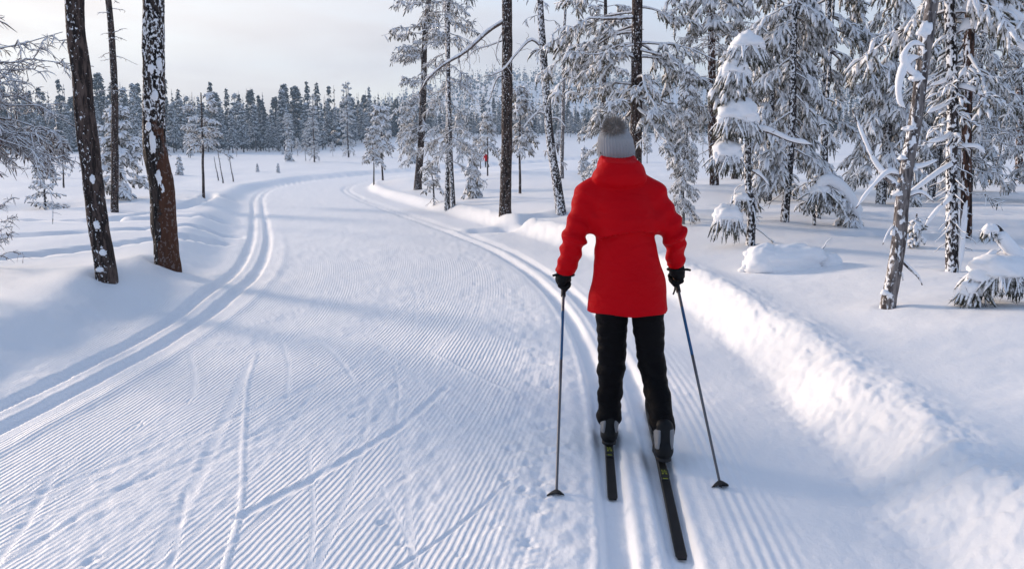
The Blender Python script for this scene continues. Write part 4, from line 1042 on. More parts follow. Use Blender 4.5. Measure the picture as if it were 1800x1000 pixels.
unique('pine_tree', 'straight red barked trunk at the very right edge', 'pine tree', 18.7, 29.6, lean2(-0.6, 5.8, 13, n=6), 0.13, 0.08,
       [with_t(FR, high(13, 5.0, 12.8), n=40, len=(2.0, 0.9), el=(-5, 25), tr=0.045, tl=0.25, nq=0)], M_BARK_RED, 57)
# paired small pines left of centre
plant('bog_pine', 'pine_tree', 'left one of the paired small pines by the far bend', 'pine tree', -6.54, 37.9, 0.3, 0.78)
plant('bog_pine', 'pine_tree', 'right and taller one of the paired small pines by the far bend', 'pine tree', -6.92, 43.0, 2.3, 1.12)
plant('bog_pine', 'pine_tree', 'slim young pine left of the distant skier', 'pine tree', -1.13, 36.9, 1.2, 0.82)
plant('bog_pine', 'pine_tree', 'slim young pine just right of the big straight dark trunk', 'pine tree', 0.27, 25.6, 4.2, 0.95)
plant('bog_spruce', 'spruce_tree', 'tiny spruce alone on the open snow above the bend, left of two', 'spruce tree', -19.3, 61, 0, 0.30)
plant('bog_spruce', 'spruce_tree', 'tiny spruce alone on the open snow above the bend, right of two', 'spruce tree', -17.5, 60.2, 1, 0.34)
plant('pine_a', 'pine_tree', 'tall frosted pine standing forward on the open bog, left of two', 'pine tree', -22.9, 93.4, 1.0, 0.70)
plant('pine_a', 'pine_tree', 'tall dark stemmed pine standing forward on the open bog, right of two', 'pine tree', -23.9, 118, 2.0, 0.98)
plant('bog_spruce', 'spruce_tree', 'small snowy spruce behind the leaning dead pine beside the jacket', 'spruce tree', 3.4, 38, 2, 0.62)
plant('bog_spruce', 'spruce_tree', 'dark little spruce at the foot of the double stemmed pine', 'spruce tree', -1.15, 23.6, 3, 0.62)
for x_, y_, k_, sc_, lab_ in [(-27.5, 47, 'bog_spruce', 0.9, 'frosted little spruce at the far left edge beyond the sparse spruce'), (-24.0, 45, 'bog_snag', 0.8, 'thin frosted snag between the left edge and the leaning trunk'),
                              (-13.6, 30.5, 'bog_spruce', 0.55, 'small snowy spruce just left of the stripped trunk on the plain'), (-17.0, 36.5, 'bog_snag', 0.7, 'thin snag on the plain behind the bushy young spruce'),
                              (-21.5, 52, 'bog_spruce', 0.6, 'little spruce right of the stripped trunk on the plain'), (-26, 60, 'bog_pine', 0.9, 'small frosted pine on the plain left of the flat crowned bog pine')]:
    plant(k_, 'spruce_tree' if 'spruce' in k_ else ('pine_tree' if 'pine' in k_ else 'dead_pine'), lab_, 'spruce tree' if 'spruce' in k_ else ('pine tree' if 'pine' in k_ else 'dead tree'), x_, y_, x_, sc_)
plant('bog_snag', 'dead_pine', 'thin pale dead sapling left of the leaning snowy trunk', 'dead tree', -18.4, 32.9, 0, 1.0)

# small trees scattered over the open bog, nothing tells one from the next
rng = np.random.default_rng(77)
spots = []
for _ in range(4000):
    if len(spots) >= 64: break
    r = 42 + 105 * rng.random() ** 0.8; az = rng.uniform(-0.56, 0.56)
    x, y = r * math.sin(az), r * math.cos(az)
    if abs(float(trail_u(np.array(x), np.array(y)))) < 4.5: continue
    if -0.42 < az < -0.16 and r < 85: continue
    if -0.16 <= az < -0.05 and r < 60: continue
    if any((x - a) ** 2 + (y - b) ** 2 < 9 for a, b in spots): continue
    spots.append((x, y))
for i, (x, y) in enumerate(spots):
    key = ('bog_pine', 'bog_spruce', 'bog_snag', 'bog_pine', 'pine_b')[i % 5]
    nm, lab, cat, grp = {'bog_pine': ('pine_tree', 'small frosted pine among the scattered trees on the open bog', 'pine tree', 'small pines on the open bog'),
                    'pine_b': ('pine_tree', 'middle sized frosted pine among the scattered trees on the open bog', 'pine tree', 'middle sized pines on the open bog'),
                    'bog_spruce': ('spruce_tree', 'little snowy spruce among the scattered trees on the open bog', 'spruce tree', 'little spruces on the open bog'),
                    'bog_snag': ('dead_pine', 'thin rimed snag among the scattered trees on the open bog', 'dead tree', 'thin snags on the open bog')}[key]
    plant(key, nm, lab, cat, x, y, rng.uniform(0, 6.28), rng.uniform(0.55, 1.15), grp)

# ---------------------------------------------------------------- forest edge
for i in range(3):
    make_parts('far_pine%d' % i, [(0, 0, 0), (0.15, 0, 6), (0, 0, 13)], 0.16, 0.05,
               [dict(t=(0.22 + 0.08 * i, 0.99), n=72, len=(2.0, 0.35), lpow=1.3, el=(-12, 25), droop=0.22, r=0.05, sec=3, lr=0.38, twig=3, tl=0.55, tr=0.125, ts=4, tk=3, bs=4, s2=3, k=4, hang=0.25)],
               M_BARK, 70 + i, sides=6, rings=8, twig_mat=M_FAR if i < 2 else M_FAR_DARK)
    make_parts('far_spruce%d' % i, [(0, 0, 0), (0, 0, 7), (0, 0, 14)], 0.16, 0.03,
               [dict(t=(0.08, 0.99), n=84, len=(1.7, 0.10), el=(-22, -10), droop=0.25, r=0.04, sec=2, lr=0.4, twig=3, tl=0.45, tr=0.12, ts=4, tk=3, bs=4, s2=3, k=4, hang=0.35)],
               M_BARK, 80 + i, sides=6, rings=8, twig_mat=(M_FAR, M_FAR_DARK, M_FAR_DARK)[i])
rng = np.random.default_rng(88)
def edge_r(az):
    return 178 + 30 * float(sstep(-0.25, -0.1, az)) + 26 * noise2(np.array([az * 7.0]), np.array([2.0]), 5)[0]
NF = 285
for i in range(NF):
    az = -0.62 + 1.24 * (i + rng.uniform(-0.4, 0.4)) / NF
    row = i % 3
    r = edge_r(az) + (4, 20, 40)[row] + rng.uniform(-7, 7)
    x, y = r * math.sin(az), r * math.cos(az)
    if row == 0: key = rng.choice(['far_pine0', 'far_spruce0', 'far_pine1']); sc = rng.uniform(0.50, 0.80)
    elif row == 1: key = rng.choice(['far_pine1', 'far_spruce1', 'far_pine0', 'far_spruce0']); sc = rng.uniform(0.60, 1.08)
    else: key = rng.choice(['far_pine2', 'far_pine2', 'far_spruce2', 'far_spruce1']); sc = rng.uniform(0.75, 1.35)
    if az > -0.17: sc *= 0.62
    sp = 'spruce' in key
    rowname = ('foremost row', 'middle row', 'back row')[row]
    plant(key, 'spruce_tree' if sp else 'pine_tree', ('frosted spruce' if sp else 'frosted pine') + ' in the %s of the distant forest edge' % rowname,
          'spruce tree' if sp else 'pine tree', x, y, rng.uniform(0, 6.28), sc, ('spruces' if sp else 'pines') + ' in the %s of the forest edge' % rowname)

# the wood behind the edge and over the hill: one mass
def mass(name, label, n, rfun, seed, hgt, mat, q=16, low=0.0):
    rng = np.random.default_rng(seed)
    az = rng.uniform(-0.80, 0.80, n); r = rfun(rng.random(n), az)
    x, y = r * np.sin(az), r * np.cos(az); z = terrain(x, y, fine=False)
    h = hgt * rng.uniform(0.65, 1.2, n) * (1 - low * sstep(-0.2, -0.1, az))
    t = rng.random((n, q)) ** 0.8; a = rng.uniform(0, 6.283, (n, q))
    slim = rng.uniform(0.09, 0.17, (n, 1))
    rr = (1.05 - t) * slim * h[:, None] * 1.15
    B = np.stack([x[:, None] + 0 * a, y[:, None] + 0 * a, z[:, None] + h[:, None] * (0.12 + 0.86 * t)], -1)
    E = B + np.stack([np.cos(a) * rr, np.sin(a) * rr, -0.45 * rr - 0.02 * h[:, None]], -1)
    P = np.stack([B, E], 2).reshape(n * q, 2, 3)
    R = np.stack([0.06 * h[:, None] * (1.1 - t), 0.10 * h[:, None] * (1.15 - t)], -1).reshape(n * q, 2)
    mb = MB(); tubes(mb, P, R, 3)
    top = np.stack([np.stack([x, y, z + 0.3], -1), np.stack([x, y, z + h * 1.03], -1)], 1)
    tubes(mb, top, np.stack([0.02 * h, 0.004 * h], -1), 3)
    o = mb.build(name, mat); o['kind'] = 'stuff'; tag(o, label, 'forest')
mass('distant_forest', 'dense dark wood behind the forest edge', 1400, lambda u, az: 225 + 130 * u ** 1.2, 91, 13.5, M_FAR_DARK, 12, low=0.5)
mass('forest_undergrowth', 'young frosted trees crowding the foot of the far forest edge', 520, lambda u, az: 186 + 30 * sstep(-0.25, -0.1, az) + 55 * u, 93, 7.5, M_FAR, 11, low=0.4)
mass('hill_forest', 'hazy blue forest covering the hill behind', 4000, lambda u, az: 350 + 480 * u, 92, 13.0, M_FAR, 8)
# ---------------------------------------------------------------- the skier
def nets(sdf, lo, hi, h):
    """smooth quad surface of a distance field (naive surface nets)"""
    lo = np.array(lo, float); n = np.ceil((np.array(hi) - lo) / h).astype(int) + 1
    ax = [lo[i] + h * np.arange(n[i]) for i in range(3)]
    G = np.stack(np.meshgrid(*ax, indexing='ij'), -1)
    D = sdf(G)
    S = D < 0
    c = np.zeros(np.array(S.shape) - 1, int)
    for dx in (0, 1):
        for dy in (0, 1):
            for dz in (0, 1):
                c += S[dx:S.shape[0] - 1 + dx, dy:S.shape[1] - 1 + dy, dz:S.shape[2] - 1 + dz]
    act = (c > 0) & (c < 8)
    idx = np.full(act.shape, -1, np.int64); I = np.argwhere(act); idx[act] = np.arange(len(I))
    acc = np.zeros((len(I), 3)); cnt = np.zeros(len(I))
    for axis in range(3):
        o1, o2 = [a for a in range(3) if a != axis]
        for a in (0, 1):
            for b in (0, 1):
                p0 = I.copy(); p0[:, o1] += a; p0[:, o2] += b
                p1 = p0.copy(); p1[:, axis] += 1
                d0 = D[tuple(p0.T)]; d1 = D[tuple(p1.T)]
                m = (d0 < 0) != (d1 < 0)
                t = np.where(m, d0 / np.where(m, d0 - d1, 1), 0)
                q = p0.astype(float); q[:, axis] += t
                acc[m] += q[m]; cnt[m] += 1
    V = lo + h * acc / cnt[:, None]
    Q = []
    for axis in range(3):
        o1, o2 = (axis + 1) % 3, (axis + 2) % 3
        a = np.moveaxis(S, axis, 0); diff = np.moveaxis(a[:-1] != a[1:], 0, axis)
        E = np.argwhere(diff)
        ok = (E[:, o1] > 0) & (E[:, o2] > 0) & (E[:, o1] < S.shape[o1] - 1) & (E[:, o2] < S.shape[o2] - 1)
        E = E[ok]
        def cell(i, j):
            k = E.copy(); k[:, o1] += i; k[:, o2] += j; return idx[tuple(k.T)]
        q = np.stack([cell(-1, -1), cell(0, -1), cell(0, 0), cell(-1, 0)], -1)
        inside = S[tuple(E.T)]
        q[~inside] = q[~inside][:, ::-1]
        Q.append(q)
    return V, np.concatenate(Q)

def cone(P, a, b, ra, rb):
    a = np.array(a, float); b = np.array(b, float); e = b - a
    t = np.clip(((P - a) @ e) / (e @ e), 0, 1)
    return np.linalg.norm(P - a - t[..., None] * e, axis=-1) - (ra + (rb - ra) * t)

def ell(P, c, r):
    q = (P - np.array(c)) / np.array(r); k = np.linalg.norm(q, axis=-1)
    return (k - 1) * min(r)

def smin(a, b, k):
    h = np.clip(0.5 + 0.5 * (b - a) / k, 0, 1)
    return b * (1 - h) + a * h - k * h * (1 - h)

def n3(P, f, seed): return noise3(P[..., 0] * f[0], P[..., 1] * f[1], P[..., 2] * f[2], seed)

def fabric(name, col, col2, rough, bmp=0.25, bscale=260, fold=0.0):
    m, nt, b = material(name)
    nt.links.new(mix(nt, tex(nt, 5, 3), col, col2), b.inputs['Base Color'])
    b.inputs['Roughness'].default_value = rough; b.inputs['Specular IOR Level'].default_value = 0.06
    n1 = bump(nt, None, tex(nt, 14, 3, 0.5, stretch=(1, 1, 1.8), distortion=0.8), fold, 0.02) if fold else None
    bump(nt, b, tex(nt, bscale, 2), bmp, 0.002, n1)
    return m

M_RED = fabric('red_jacket_fabric', (0.47, 0.0006, 0.005), (0.56, 0.001, 0.006), 0.6, 0.15, 260, 0.45)
M_BLACK = fabric('black_trouser_fabric', (0.0025, 0.0025, 0.003), (0.006, 0.005, 0.006), 0.6, 0.3, 260, 0.6)
M_GLOVE = fabric('black_glove_fabric', (0.006, 0.006, 0.007), (0.014, 0.014, 0.015), 0.6, 0.5, 160)
M_SKIN = plain('skin', (0.52, 0.32, 0.24), 0.5, 0.35, 0.06)
M_HAT = fabric('grey_knit', (0.25, 0.255, 0.27), (0.36, 0.365, 0.38), 0.9, 0.8, 240)
M_FUR = fabric('fur', (0.13, 0.115, 0.105), (0.42, 0.38, 0.35), 0.8, 0.0, 60)
M_BOOT = plain('black_boot', (0.005, 0.005, 0.006), 0.5, 0.2, 0.3, 20, 0.3, 90)
M_WHITE = plain('white_boot_panel', (0.20, 0.20, 0.21), 0.5, 0.3)
M_SKI = plain('black_ski', (0.006, 0.006, 0.007), 0.5, 0.25, 0.3, 12)
M_BIND = plain('binding_plastic', (0.018, 0.018, 0.018), 0.4, 0.5)
M_LIME = plain('lime_print', (0.32, 0.36, 0.03), 0.5, 0.4)
M_POLE = plain('grey_pole', (0.11, 0.11, 0.12), 0.35, 0.5, 0.1, 30, metallic=0.4)
M_BLUE = plain('blue_pole_wrap', (0.006, 0.075, 0.19), 0.35, 0.5, 0.3, 30)
M_RUBBER = plain('black_rubber', (0.012, 0.012, 0.013), 0.6, 0.3)

O = np.array([0.60, 4.0, 0.0])
def loc(*p): return np.array(p, float) - O

def build_person(parent, lod=1.0):
    def part(name, sdf, lo, hi, h, mat, par=parent):
        V, Q = nets(sdf, np.array(lo) - O, np.array(hi) - O, h * lod)
        mb = MB(); mb.add(V, Q)
        return mb.build(name, mat, par)
    # body under the clothes: head with a face, neck, trunk, arms, legs in one surface
    def body(P):
        d = ell(P, loc(.535, 4.155, 1.505), (.072, .090, .105))
        d = smin(d, ell(P, loc(.535, 4.205, 1.455), (.045, .045, .050)), .03)                      # jaw
        d = smin(d, cone(P, loc(.535, 4.240, 1.525), loc(.535, 4.262, 1.495), .009, .014), .012)    # nose
        for s in (-1, 1):
            d = smin(d, ell(P, loc(.535 + s * .074, 4.15, 1.50), (.010, .020, .030)), .008)         # ears
            d = -smin(-d, ell(P, loc(.535 + s * .030, 4.246, 1.522), (.016, .010, .010)), .012)     # eye hollows
        d = smin(d, ell(P, loc(.535, 4.246, 1.458), (.024, .008, .008)), .008)                      # lips
        d = smin(d, cone(P, loc(.535, 4.13, 1.45), loc(.545, 4.08, 1.30), .050, .058), .03)
        d = smin(d, ell(P, loc(.555, 4.04, 1.20), (.135, .085, .17)), .05)
        d = smin(d, ell(P, loc(.585, 4.00, .90), (.140, .095, .20)), .06)
        for sh, el, wr, hd in (((.385, 4.06, 1.25), (.315, 4.02, 1.04), (.281, 4.08, .875), (.268, 4.10, .82)), ((.715, 4.06, 1.25), (.818, 4.02, 1.06), (.850, 4.10, .905), (.862, 4.12, .84))):
            d = smin(d, cone(P, loc(*sh), loc(*el), .048, .038), .04)
            d = smin(d, cone(P, loc(*el), loc(*wr), .038, .026), .02)
            d = smin(d, cone(P, loc(*wr), loc(*hd), .026, .022), .02)
        for hp, kn, an in (((.515, 4.0, .78), (.521, 4.035, .41), (.511, 4.01, .09)), ((.675, 3.98, .78), (.717, 3.95, .42), (.738, 3.74, .17))):
            d = smin(d, cone(P, loc(*hp), loc(*kn), .075, .052), .05)
            d = smin(d, cone(P, loc(*kn), loc(*an), .050, .034), .03)
        return d
    part('body', body, (.2, 3.62, 0.0), (.95, 4.32, 1.65), .011, M_SKIN)
    # jacket
    ZT = [.60, .70, .78, .86, .96, 1.04, 1.075, 1.10, 1.16, 1.24, 1.29, 1.33, 1.37, 1.42]
    AX = [.208, .206, .199, .184, .163, .150, .148, .155, .168, .170, .162, .142, .105, .06]
    BY = [.150, .150, .146, .140, .130, .122, .120, .128, .130, .122, .112, .095, .08, .06]
    CX_ = [.600, .598, .594, .589, .582, .576, .574, .572, .566, .560, .556, .55, .545, .54]
    CY_ = [3.985, 3.985, 3.99, 3.992, 3.998, 4.004, 4.006, 4.006, 4.012, 4.03, 4.045, 4.055, 4.07, 4.09]
    arms = (((.392, 4.06, 1.255), (.308, 4.015, 1.045), (.280, 4.075, .885)), ((.716, 4.06, 1.255), (.822, 4.015, 1.065), (.850, 4.095, .915)))
    def jacket(P):
        z = P[..., 2]
        # the waist seam dips to the left
        zs = z + 0.035 * (P[..., 0] + 0.03) * -1.0
        a = np.interp(zs, ZT, AX); b = np.interp(zs, ZT, BY); cx = np.interp(z, ZT, CX_) - O[0]; cy = np.interp(z, ZT, CY_) - O[1]
        q = np.sqrt(((P[..., 0] - cx) / a) ** 2 + ((P[..., 1] - cy) / b) ** 2)
        d = (q - 1) * np.minimum(a, b) * 0.95
        d = np.maximum(d, np.maximum(.685 + 0.012 * n3(P, (9, 9, 0), 3) - z, z - 1.39))
        fold = 0.010 * n3(P, (5, 5, 7), 5) + 0.005 * (0.5 - np.abs(n3(P, (7, 7, 13), 6))) + 0.0025 * np.sin((z * 1.0 - 0.9 * np.abs(P[..., 0] + .03)) * 60 + 3 * n3(P, (5, 5, 5), 16)) * sstep(0.06, 0.15, np.abs(P[..., 0] + .03)) * np.exp(-((z - 1.13) / .11) ** 2)
        for (sh, el, wr) in arms:
            e = cone(P, loc(*sh), loc(*el), .081, .058); e = smin(e, cone(P, loc(*el), loc(*wr), .058, .051), .02)
            fz = np.exp(-((z - el[2]) / .10) ** 2)
            ax_ = (P[..., 0] - np.interp(z, [.9, 1.05, 1.25], [wr[0], el[0], sh[0]]) + O[0]) * (1 if sh[0] < .5 else -1)
            e = e + 0.0078 * np.sin((z + 0.55 * ax_) * 88 + 2.5 * n3(P, (9, 9, 9), 8)) * (0.35 + 0.65 * fz) + 0.004 * n3(P, (14, 14, 18), 9)
            cut = ((P - loc(*wr)) @ unit(np.array(wr) - np.array(el)))
            e = np.maximum(e, cut - 0.006)
            d = smin(d, e, .034)
        for sh in ((.400, 4.06, 1.275), (.708, 4.06, 1.275)):
            d = smin(d, cone(P, loc(.545, 4.07, 1.35), loc(*sh), .085, .075), .03)
        for ex in (.418, .728):
            d = smin(d, ell(P, loc(ex, 4.015, 1.135), (.040, .065, .045)), .03)
        # panels above the waist seam bag over it, creases run off towards the sides
        dz = z - 1.090 - 0.05 * (P[..., 0] + .03) + 1.1 * (P[..., 0] + .01) ** 2 + 0.012 * n3(P, (7, 0, 0), 14)
        d = d + fold + np.where(dz > 0, -0.016 * np.exp(-dz / .045), 0.014 * np.exp(dz / .03)) * sstep(-.02, -.08, P[..., 1])
        # hood lying round the neck
        hd = cone(P, loc(.536, 4.10, 1.405), loc(.540, 4.070, 1.370), .104, .130)
        hd = smin(hd, ell(P, loc(.543, 4.000, 1.362), (.134, .078, .054)), .04)
        hd = smin(hd, ell(P, loc(.545, 3.985, 1.338), (.080, .040, .024)), .02)
        hd = np.maximum(hd + 0.006 * n3(P, (9, 9, 16), 12), z - 1.462 - 0.25 * P[..., 1] + .02)
        hd = np.maximum(hd, -ell(P, loc(.535, 4.165, 1.53), (.100, .118, .125)))
        d = smin(d, hd, .002)
        return d
    jk = part('jacket', jacket, (.18, 3.78, .62), (.95, 4.28, 1.53), .0062, M_RED)
    # trousers
    def trousers(P):
        z = P[..., 2]
        d = None
        for i, (hp, kn, an, hem) in enumerate((((.512, 4.0, .76), (.520, 4.035, .41), (.510, 4.005, .110), .048), ((.682, 3.98, .76), (.716, 3.955, .42), (.740, 3.725, .155), .060))):
            e = cone(P, loc(*hp), loc(*kn), .090, .068); e = smin(e, cone(P, loc(*kn), loc(*an), .068, .062), .03)
            fz = np.exp(-((z - an[2] - .06) / .12) ** 2) + 0.7 * np.exp(-((z - kn[2]) / .09) ** 2)
            e = e + 0.012 * (0.4 - np.abs(n3(P, (7, 7, 17), 20 + i))) * (0.4 + fz) + 0.004 * n3(P, (24, 24, 40), 22)
            e = np.maximum(e, hem + (0.045 if i else 0) - z + 0.01 * n3(P, (12, 12, 0), 23))
            d = e if d is None else smin(d, e, .02)
        return np.maximum(d, z - .82)
    part('trousers', trousers, (.38, 3.60, .03), (.86, 4.18, .85), .007, M_BLACK)
    # gloves: palm, four curled fingers, thumb
    def glove(w, hnd, s):
        w = loc(*w); c = loc(*hnd)
        def f(P):
            d = cone(P, w + np.array([0, 0, .02]), w * .5 + c * .5, .043, .037)
            d = smin(d, ell(P, c + np.array([-s * .012, .005, .012]), (.030, .045, .042)), .02)
            for i in range(4):
                y = .034 - i * .021; z = .010 - i * .006; L = (.92, 1.0, .95, .80)[i]
                k = c + np.array([-s * .020, y, z - .012]); m = c + np.array([s * .012 * L, y + .006, z - .040 * L]); t = c + np.array([s * .032 * L, y + .002, z - .020 * L])
                d = smin(d, cone(P, k, m, .0125, .0120), .006); d = smin(d, cone(P, m, t, .0120, .0105), .003)
            th = c + np.array([s * .010, .040, .020])
            d = smin(d, cone(P, c + np.array([-s * .008, .030, .030]), th, .014, .0125), .008)
            d = smin(d, cone(P, th, c + np.array([s * .034, .030, .000]), .0125, .0105), .004)
            return d + 0.0025 * n3(P, (50, 50, 70), 30)
        lo = np.array(hnd) - .10; hi = np.maximum(np.array(hnd), np.array(w) + O) + .10
        g = part('glove', f, lo, hi, .0042, M_GLOVE)
        mb = MB(); a = np.linspace(0, 2 * math.pi, 17)[:-1]
        ring = np.stack([w[0] + .041 * np.cos(a), w[1] + .041 * np.sin(a), w[2] - .022 + 0 * a], -1)
        tubes(mb, np.vstack([ring, ring[:1]]), np.full(17, .006), 6); 
        tubes(mb, np.array([w + np.array([-s * .035, -.02, -.02]), w + np.array([-s * .055, -.03, -.018]), w + np.array([-s * .072, -.03, -.022])]), np.array([.006, .007, .006]), 6)
        mb.build('wrist_strap', M_GLOVE, g)
    glove((.280, 4.075, .880), (.268, 4.10, .822), 1)
    glove((.850, 4.095, .905), (.862, 4.115, .842), -1)
    # knitted hat with a fur pompom
    mb = MB(); nu, nv = 180, 40
    t = np.linspace(0, 1, nv); a = np.arange(nu) * 2 * math.pi / nu
    zz = np.interp(t, [0, .08, .6, .8, .93, 1], [1.405, 1.42, 1.555, 1.598, 1.622, 1.628]); r = np.interp(t, [0, .08, .35, .6, .8, .93, 1], [.089, .091, .094, .088, .064, .028, .002])
    A, T = np.meshgrid(a, t); Rr = r[:, None] * (1 + 0.032 * np.cos(A * 36) * np.clip(1.15 - T, 0, 1)) * (1 + .02 * noise2(A * 1.3, T * 5, 3))
    zg = zz[:, None] + 0 * A
    V = np.stack([.535 + Rr * np.cos(A) - .10 * (zg - 1.5), 4.152 + 1.12 * Rr * np.sin(A) - .12 * (zg - 1.5), zg + .10 * (Rr * np.sin(A))], -1) - O
    i = np.arange(nv - 1)[:, None] * nu; j = np.arange(nu)[None]; j2 = (j + 1) % nu
    mb.add(V, np.stack([i + j, i + j2, i + nu + j2, i + nu + j], -1).reshape(-1, 4))
    hat = mb.build('hat', M_HAT, parent)
    rng = np.random.default_rng(4); c = loc(.514, 4.095, 1.603)
    mb = MB(); n = 2600
    d = unit(rng.normal(0, 1, (n, 3))); ln = rng.uniform(.045, .078, n)
    bent = unit(d + rng.normal(0, .25, (n, 3)) + np.array([0, 0, -.12]))
    p0 = c + d * .02; p1 = c + d * (ln * .6)[:, None]; p2 = p1 + bent * (ln * .45)[:, None]
    sd = unit(np.cross(d, rng.normal(0, 1, (n, 3)))) * .0016
    V = np.stack([p0 - sd, p0 + sd, p1 + sd, p1 - sd, p2], 1).reshape(-1, 3); b = np.arange(n)[:, None] * 5
    mb.add(V, (b + np.array([[0, 1, 2, 3]])), (b + np.array([[3, 2, 4]])))
    blob_mb(c, (.045, .045, .045), 3, 1.0, .1, 20, 14, mb=mb)
    pm = mb.build('pompom', M_FUR, hat); pm['kind'] = 'stuff'
    mb = MB(); tubes(mb, np.array([loc(.452, 4.10, 1.475), loc(.446, 4.16, 1.505), loc(.452, 4.235, 1.512)]), np.array([.003, .003, .003]), 6)
    tubes(mb, np.array([loc(.618, 4.10, 1.475), loc(.624, 4.16, 1.505), loc(.618, 4.235, 1.512)]), np.array([.003, .003, .003]), 6)
    tubes(mb, np.array([loc(.452, 4.235, 1.512), loc(.535, 4.275, 1.515), loc(.618, 4.235, 1.512)]), np.array([.006, .010, .006]), 6)
    mb.build('sunglasses', M_RUBBER, parent)
    # ski boots
    def boot(heel, toe, ank):
        heel, toe, ank = loc(*heel), loc(*toe), loc(*ank)
        mid = heel * .45 + toe * .55
        def f(P):
            d = cone(P, heel, mid, .037, .040); d = smin(d, cone(P, mid, toe, .040, .034), .02)
            d = smin(d, cone(P, heel + (toe - heel) * .10 + np.array([0, 0, .02]), ank, .042, .047), .03)
            return d + .002 * n3(P, (40, 40, 40), 35)
        lo = np.minimum(np.minimum(heel, toe), ank) - .07 + O; hi = np.maximum(np.maximum(heel, toe), ank) + .07 + O
        bt = part('boot', f, lo, hi, .006, M_BOOT)
        def w(P):
            d = cone(P, heel + (toe - heel) * .06 + np.array([0, 0, .035]), ank + np.array([0, -.004, -.02]), .0445, .0505)
            hole = cone(P, heel + np.array([0, -.05, .0]), ank + np.array([0, -.055, .03]), .034, .030)
            return np.maximum(d, -hole)
        part('heel_panel', w, lo, hi, .006, M_WHITE, bt)
        def sole(P):
            a = heel + np.array([0, 0, -.030]); b = toe + np.array([0, 0, -.028])
            q = P.copy(); e = b - a; t = np.clip(((P - a) @ e) / (e @ e), 0, 1); r = P - a - t[..., None] * e
            ax = unit(e); up = unit(np.array([0, 0, 1.0]) - ax * ax[2]); sd = np.cross(ax, up)
            return np.maximum(np.sqrt((r @ sd) ** 2 + (r @ ax) ** 2) - .036, np.abs(r @ up) - .009)
        part('sole', sole, lo - .02, hi, .005, M_RUBBER, bt)
    boot((.503, 3.935, .034), (.524, 4.150, .024), (.509, 3.985, .12))
    boot((.731, 3.640, .060), (.748, 3.850, .022), (.739, 3.705, .165))

zt = -0.030
me_person = empty('person', (O[0], O[1], 0))
tag(me_person, 'skier seen from behind in red hooded jacket, black trousers and grey pompom hat', 'person')
build_person(me_person)

# ---------------------------------------------------------------- skis and poles
def make_ski(name, label, tail, boot_at, z, length=1.92, pitch=0.0):
    d = unit(np.array([boot_at[0] - tail[0], boot_at[1] - tail[1], 0.0])); sd = np.array([d[1], -d[0], 0.0])
    e = empty(name, (tail[0], tail[1], z)); tag(e, label, 'ski')
    t = np.linspace(0, 1, 60); s = t * length
    w = np.interp(t, [0, .015, .3, .5, .8, .95, .985, 1], [.016, .0225, .0220, .0215, .0225, .021, .013, .003])
    th = np.interp(t, [0, .1, .35, .55, .9, 1], [.006, .010, .020, .020, .009, .005])
    zc = .006 * np.sin(np.clip(t, 0, .9) / .9 * math.pi) + .11 * np.clip((t - .90) / .10, 0, 1) ** 2 + .004 * np.clip(1 - t / .03, 0, 1)
    c = d[None] * s[:, None]; c[:, 2] += zc
    prof = [(-1, 0), (1, 0), (1, .75), (.82, 1), (-.82, 1), (-1, .75)]
    V = np.stack([c + sd[None] * (w * a)[:, None] + np.array([0, 0, 1.0])[None] * (th * b)[:, None] for a, b in prof], 1)
    k = len(prof); i = np.arange(59)[:, None] * k; j = np.arange(k)[None]; j2 = (j + 1) % k
    mb = MB(); mb.add(V, np.stack([i + j, i + j2, i + k + j2, i + k + j], -1).reshape(-1, 4), [(0, 5, 4), (0, 4, 1), (1, 4, 3), (1, 3, 2)])
    bl = mb.build('ski_blade', M_SKI, e, smooth=False)
    def box(name, s0, s1, half, z0, z1, mat, par, off=0.0):
        P = []
        for s_ in (s0, s1):
            for a in (-1, 1):
                for zz in (z0, z1):
                    P.append(d * s_ + sd * (half * a + off) + np.array([0, 0, zz]))
        m = MB(); m.add(P, [(0, 1, 3, 2), (4, 6, 7, 5), (0, 4, 5, 1), (2, 3, 7, 6), (0, 2, 6, 4), (1, 5, 7, 3)])
        o = m.build(name, mat, par, smooth=False)
        bv = o.modifiers.new('bevel', 'BEVEL'); bv.width = 0.0025; bv.segments = 2
        return o
    L = np.hypot(boot_at[0] - tail[0], boot_at[1] - tail[1])
    bd = box('binding', L - .12, L + .26, .018, .020, .030, M_BIND, e)
    box('heel_plate', L - .10, L - .02, .021, .030, .036, M_BIND, bd)
    box('toe_clamp', L + .17, L + .25, .022, .030, .046, M_BIND, bd)
    for q, (s0, s1, hf, off) in enumerate([(-.115, -.108, .011, 0), (-.075, -.062, .004, -.008), (-.075, -.062, .004, .008), (-.050, -.045, .012, 0), (-.035, -.025, .003, -.010), (-.035, -.025, .003, .003)]):
        box('lime_mark', L + s0, L + s1, hf, .034 if s0 > -.10 else .029, .0372 if s0 > -.10 else .0312, M_LIME, bd, off)
    return e
make_ski('ski', 'black cross country ski under the left boot, set in the left groove', (.447, 3.322), (.500, 3.90), -.038)
make_ski('ski', 'black cross country ski under the raised right boot with its tail nearest the camera', (.645, 2.80), (.724, 3.61), -.038)

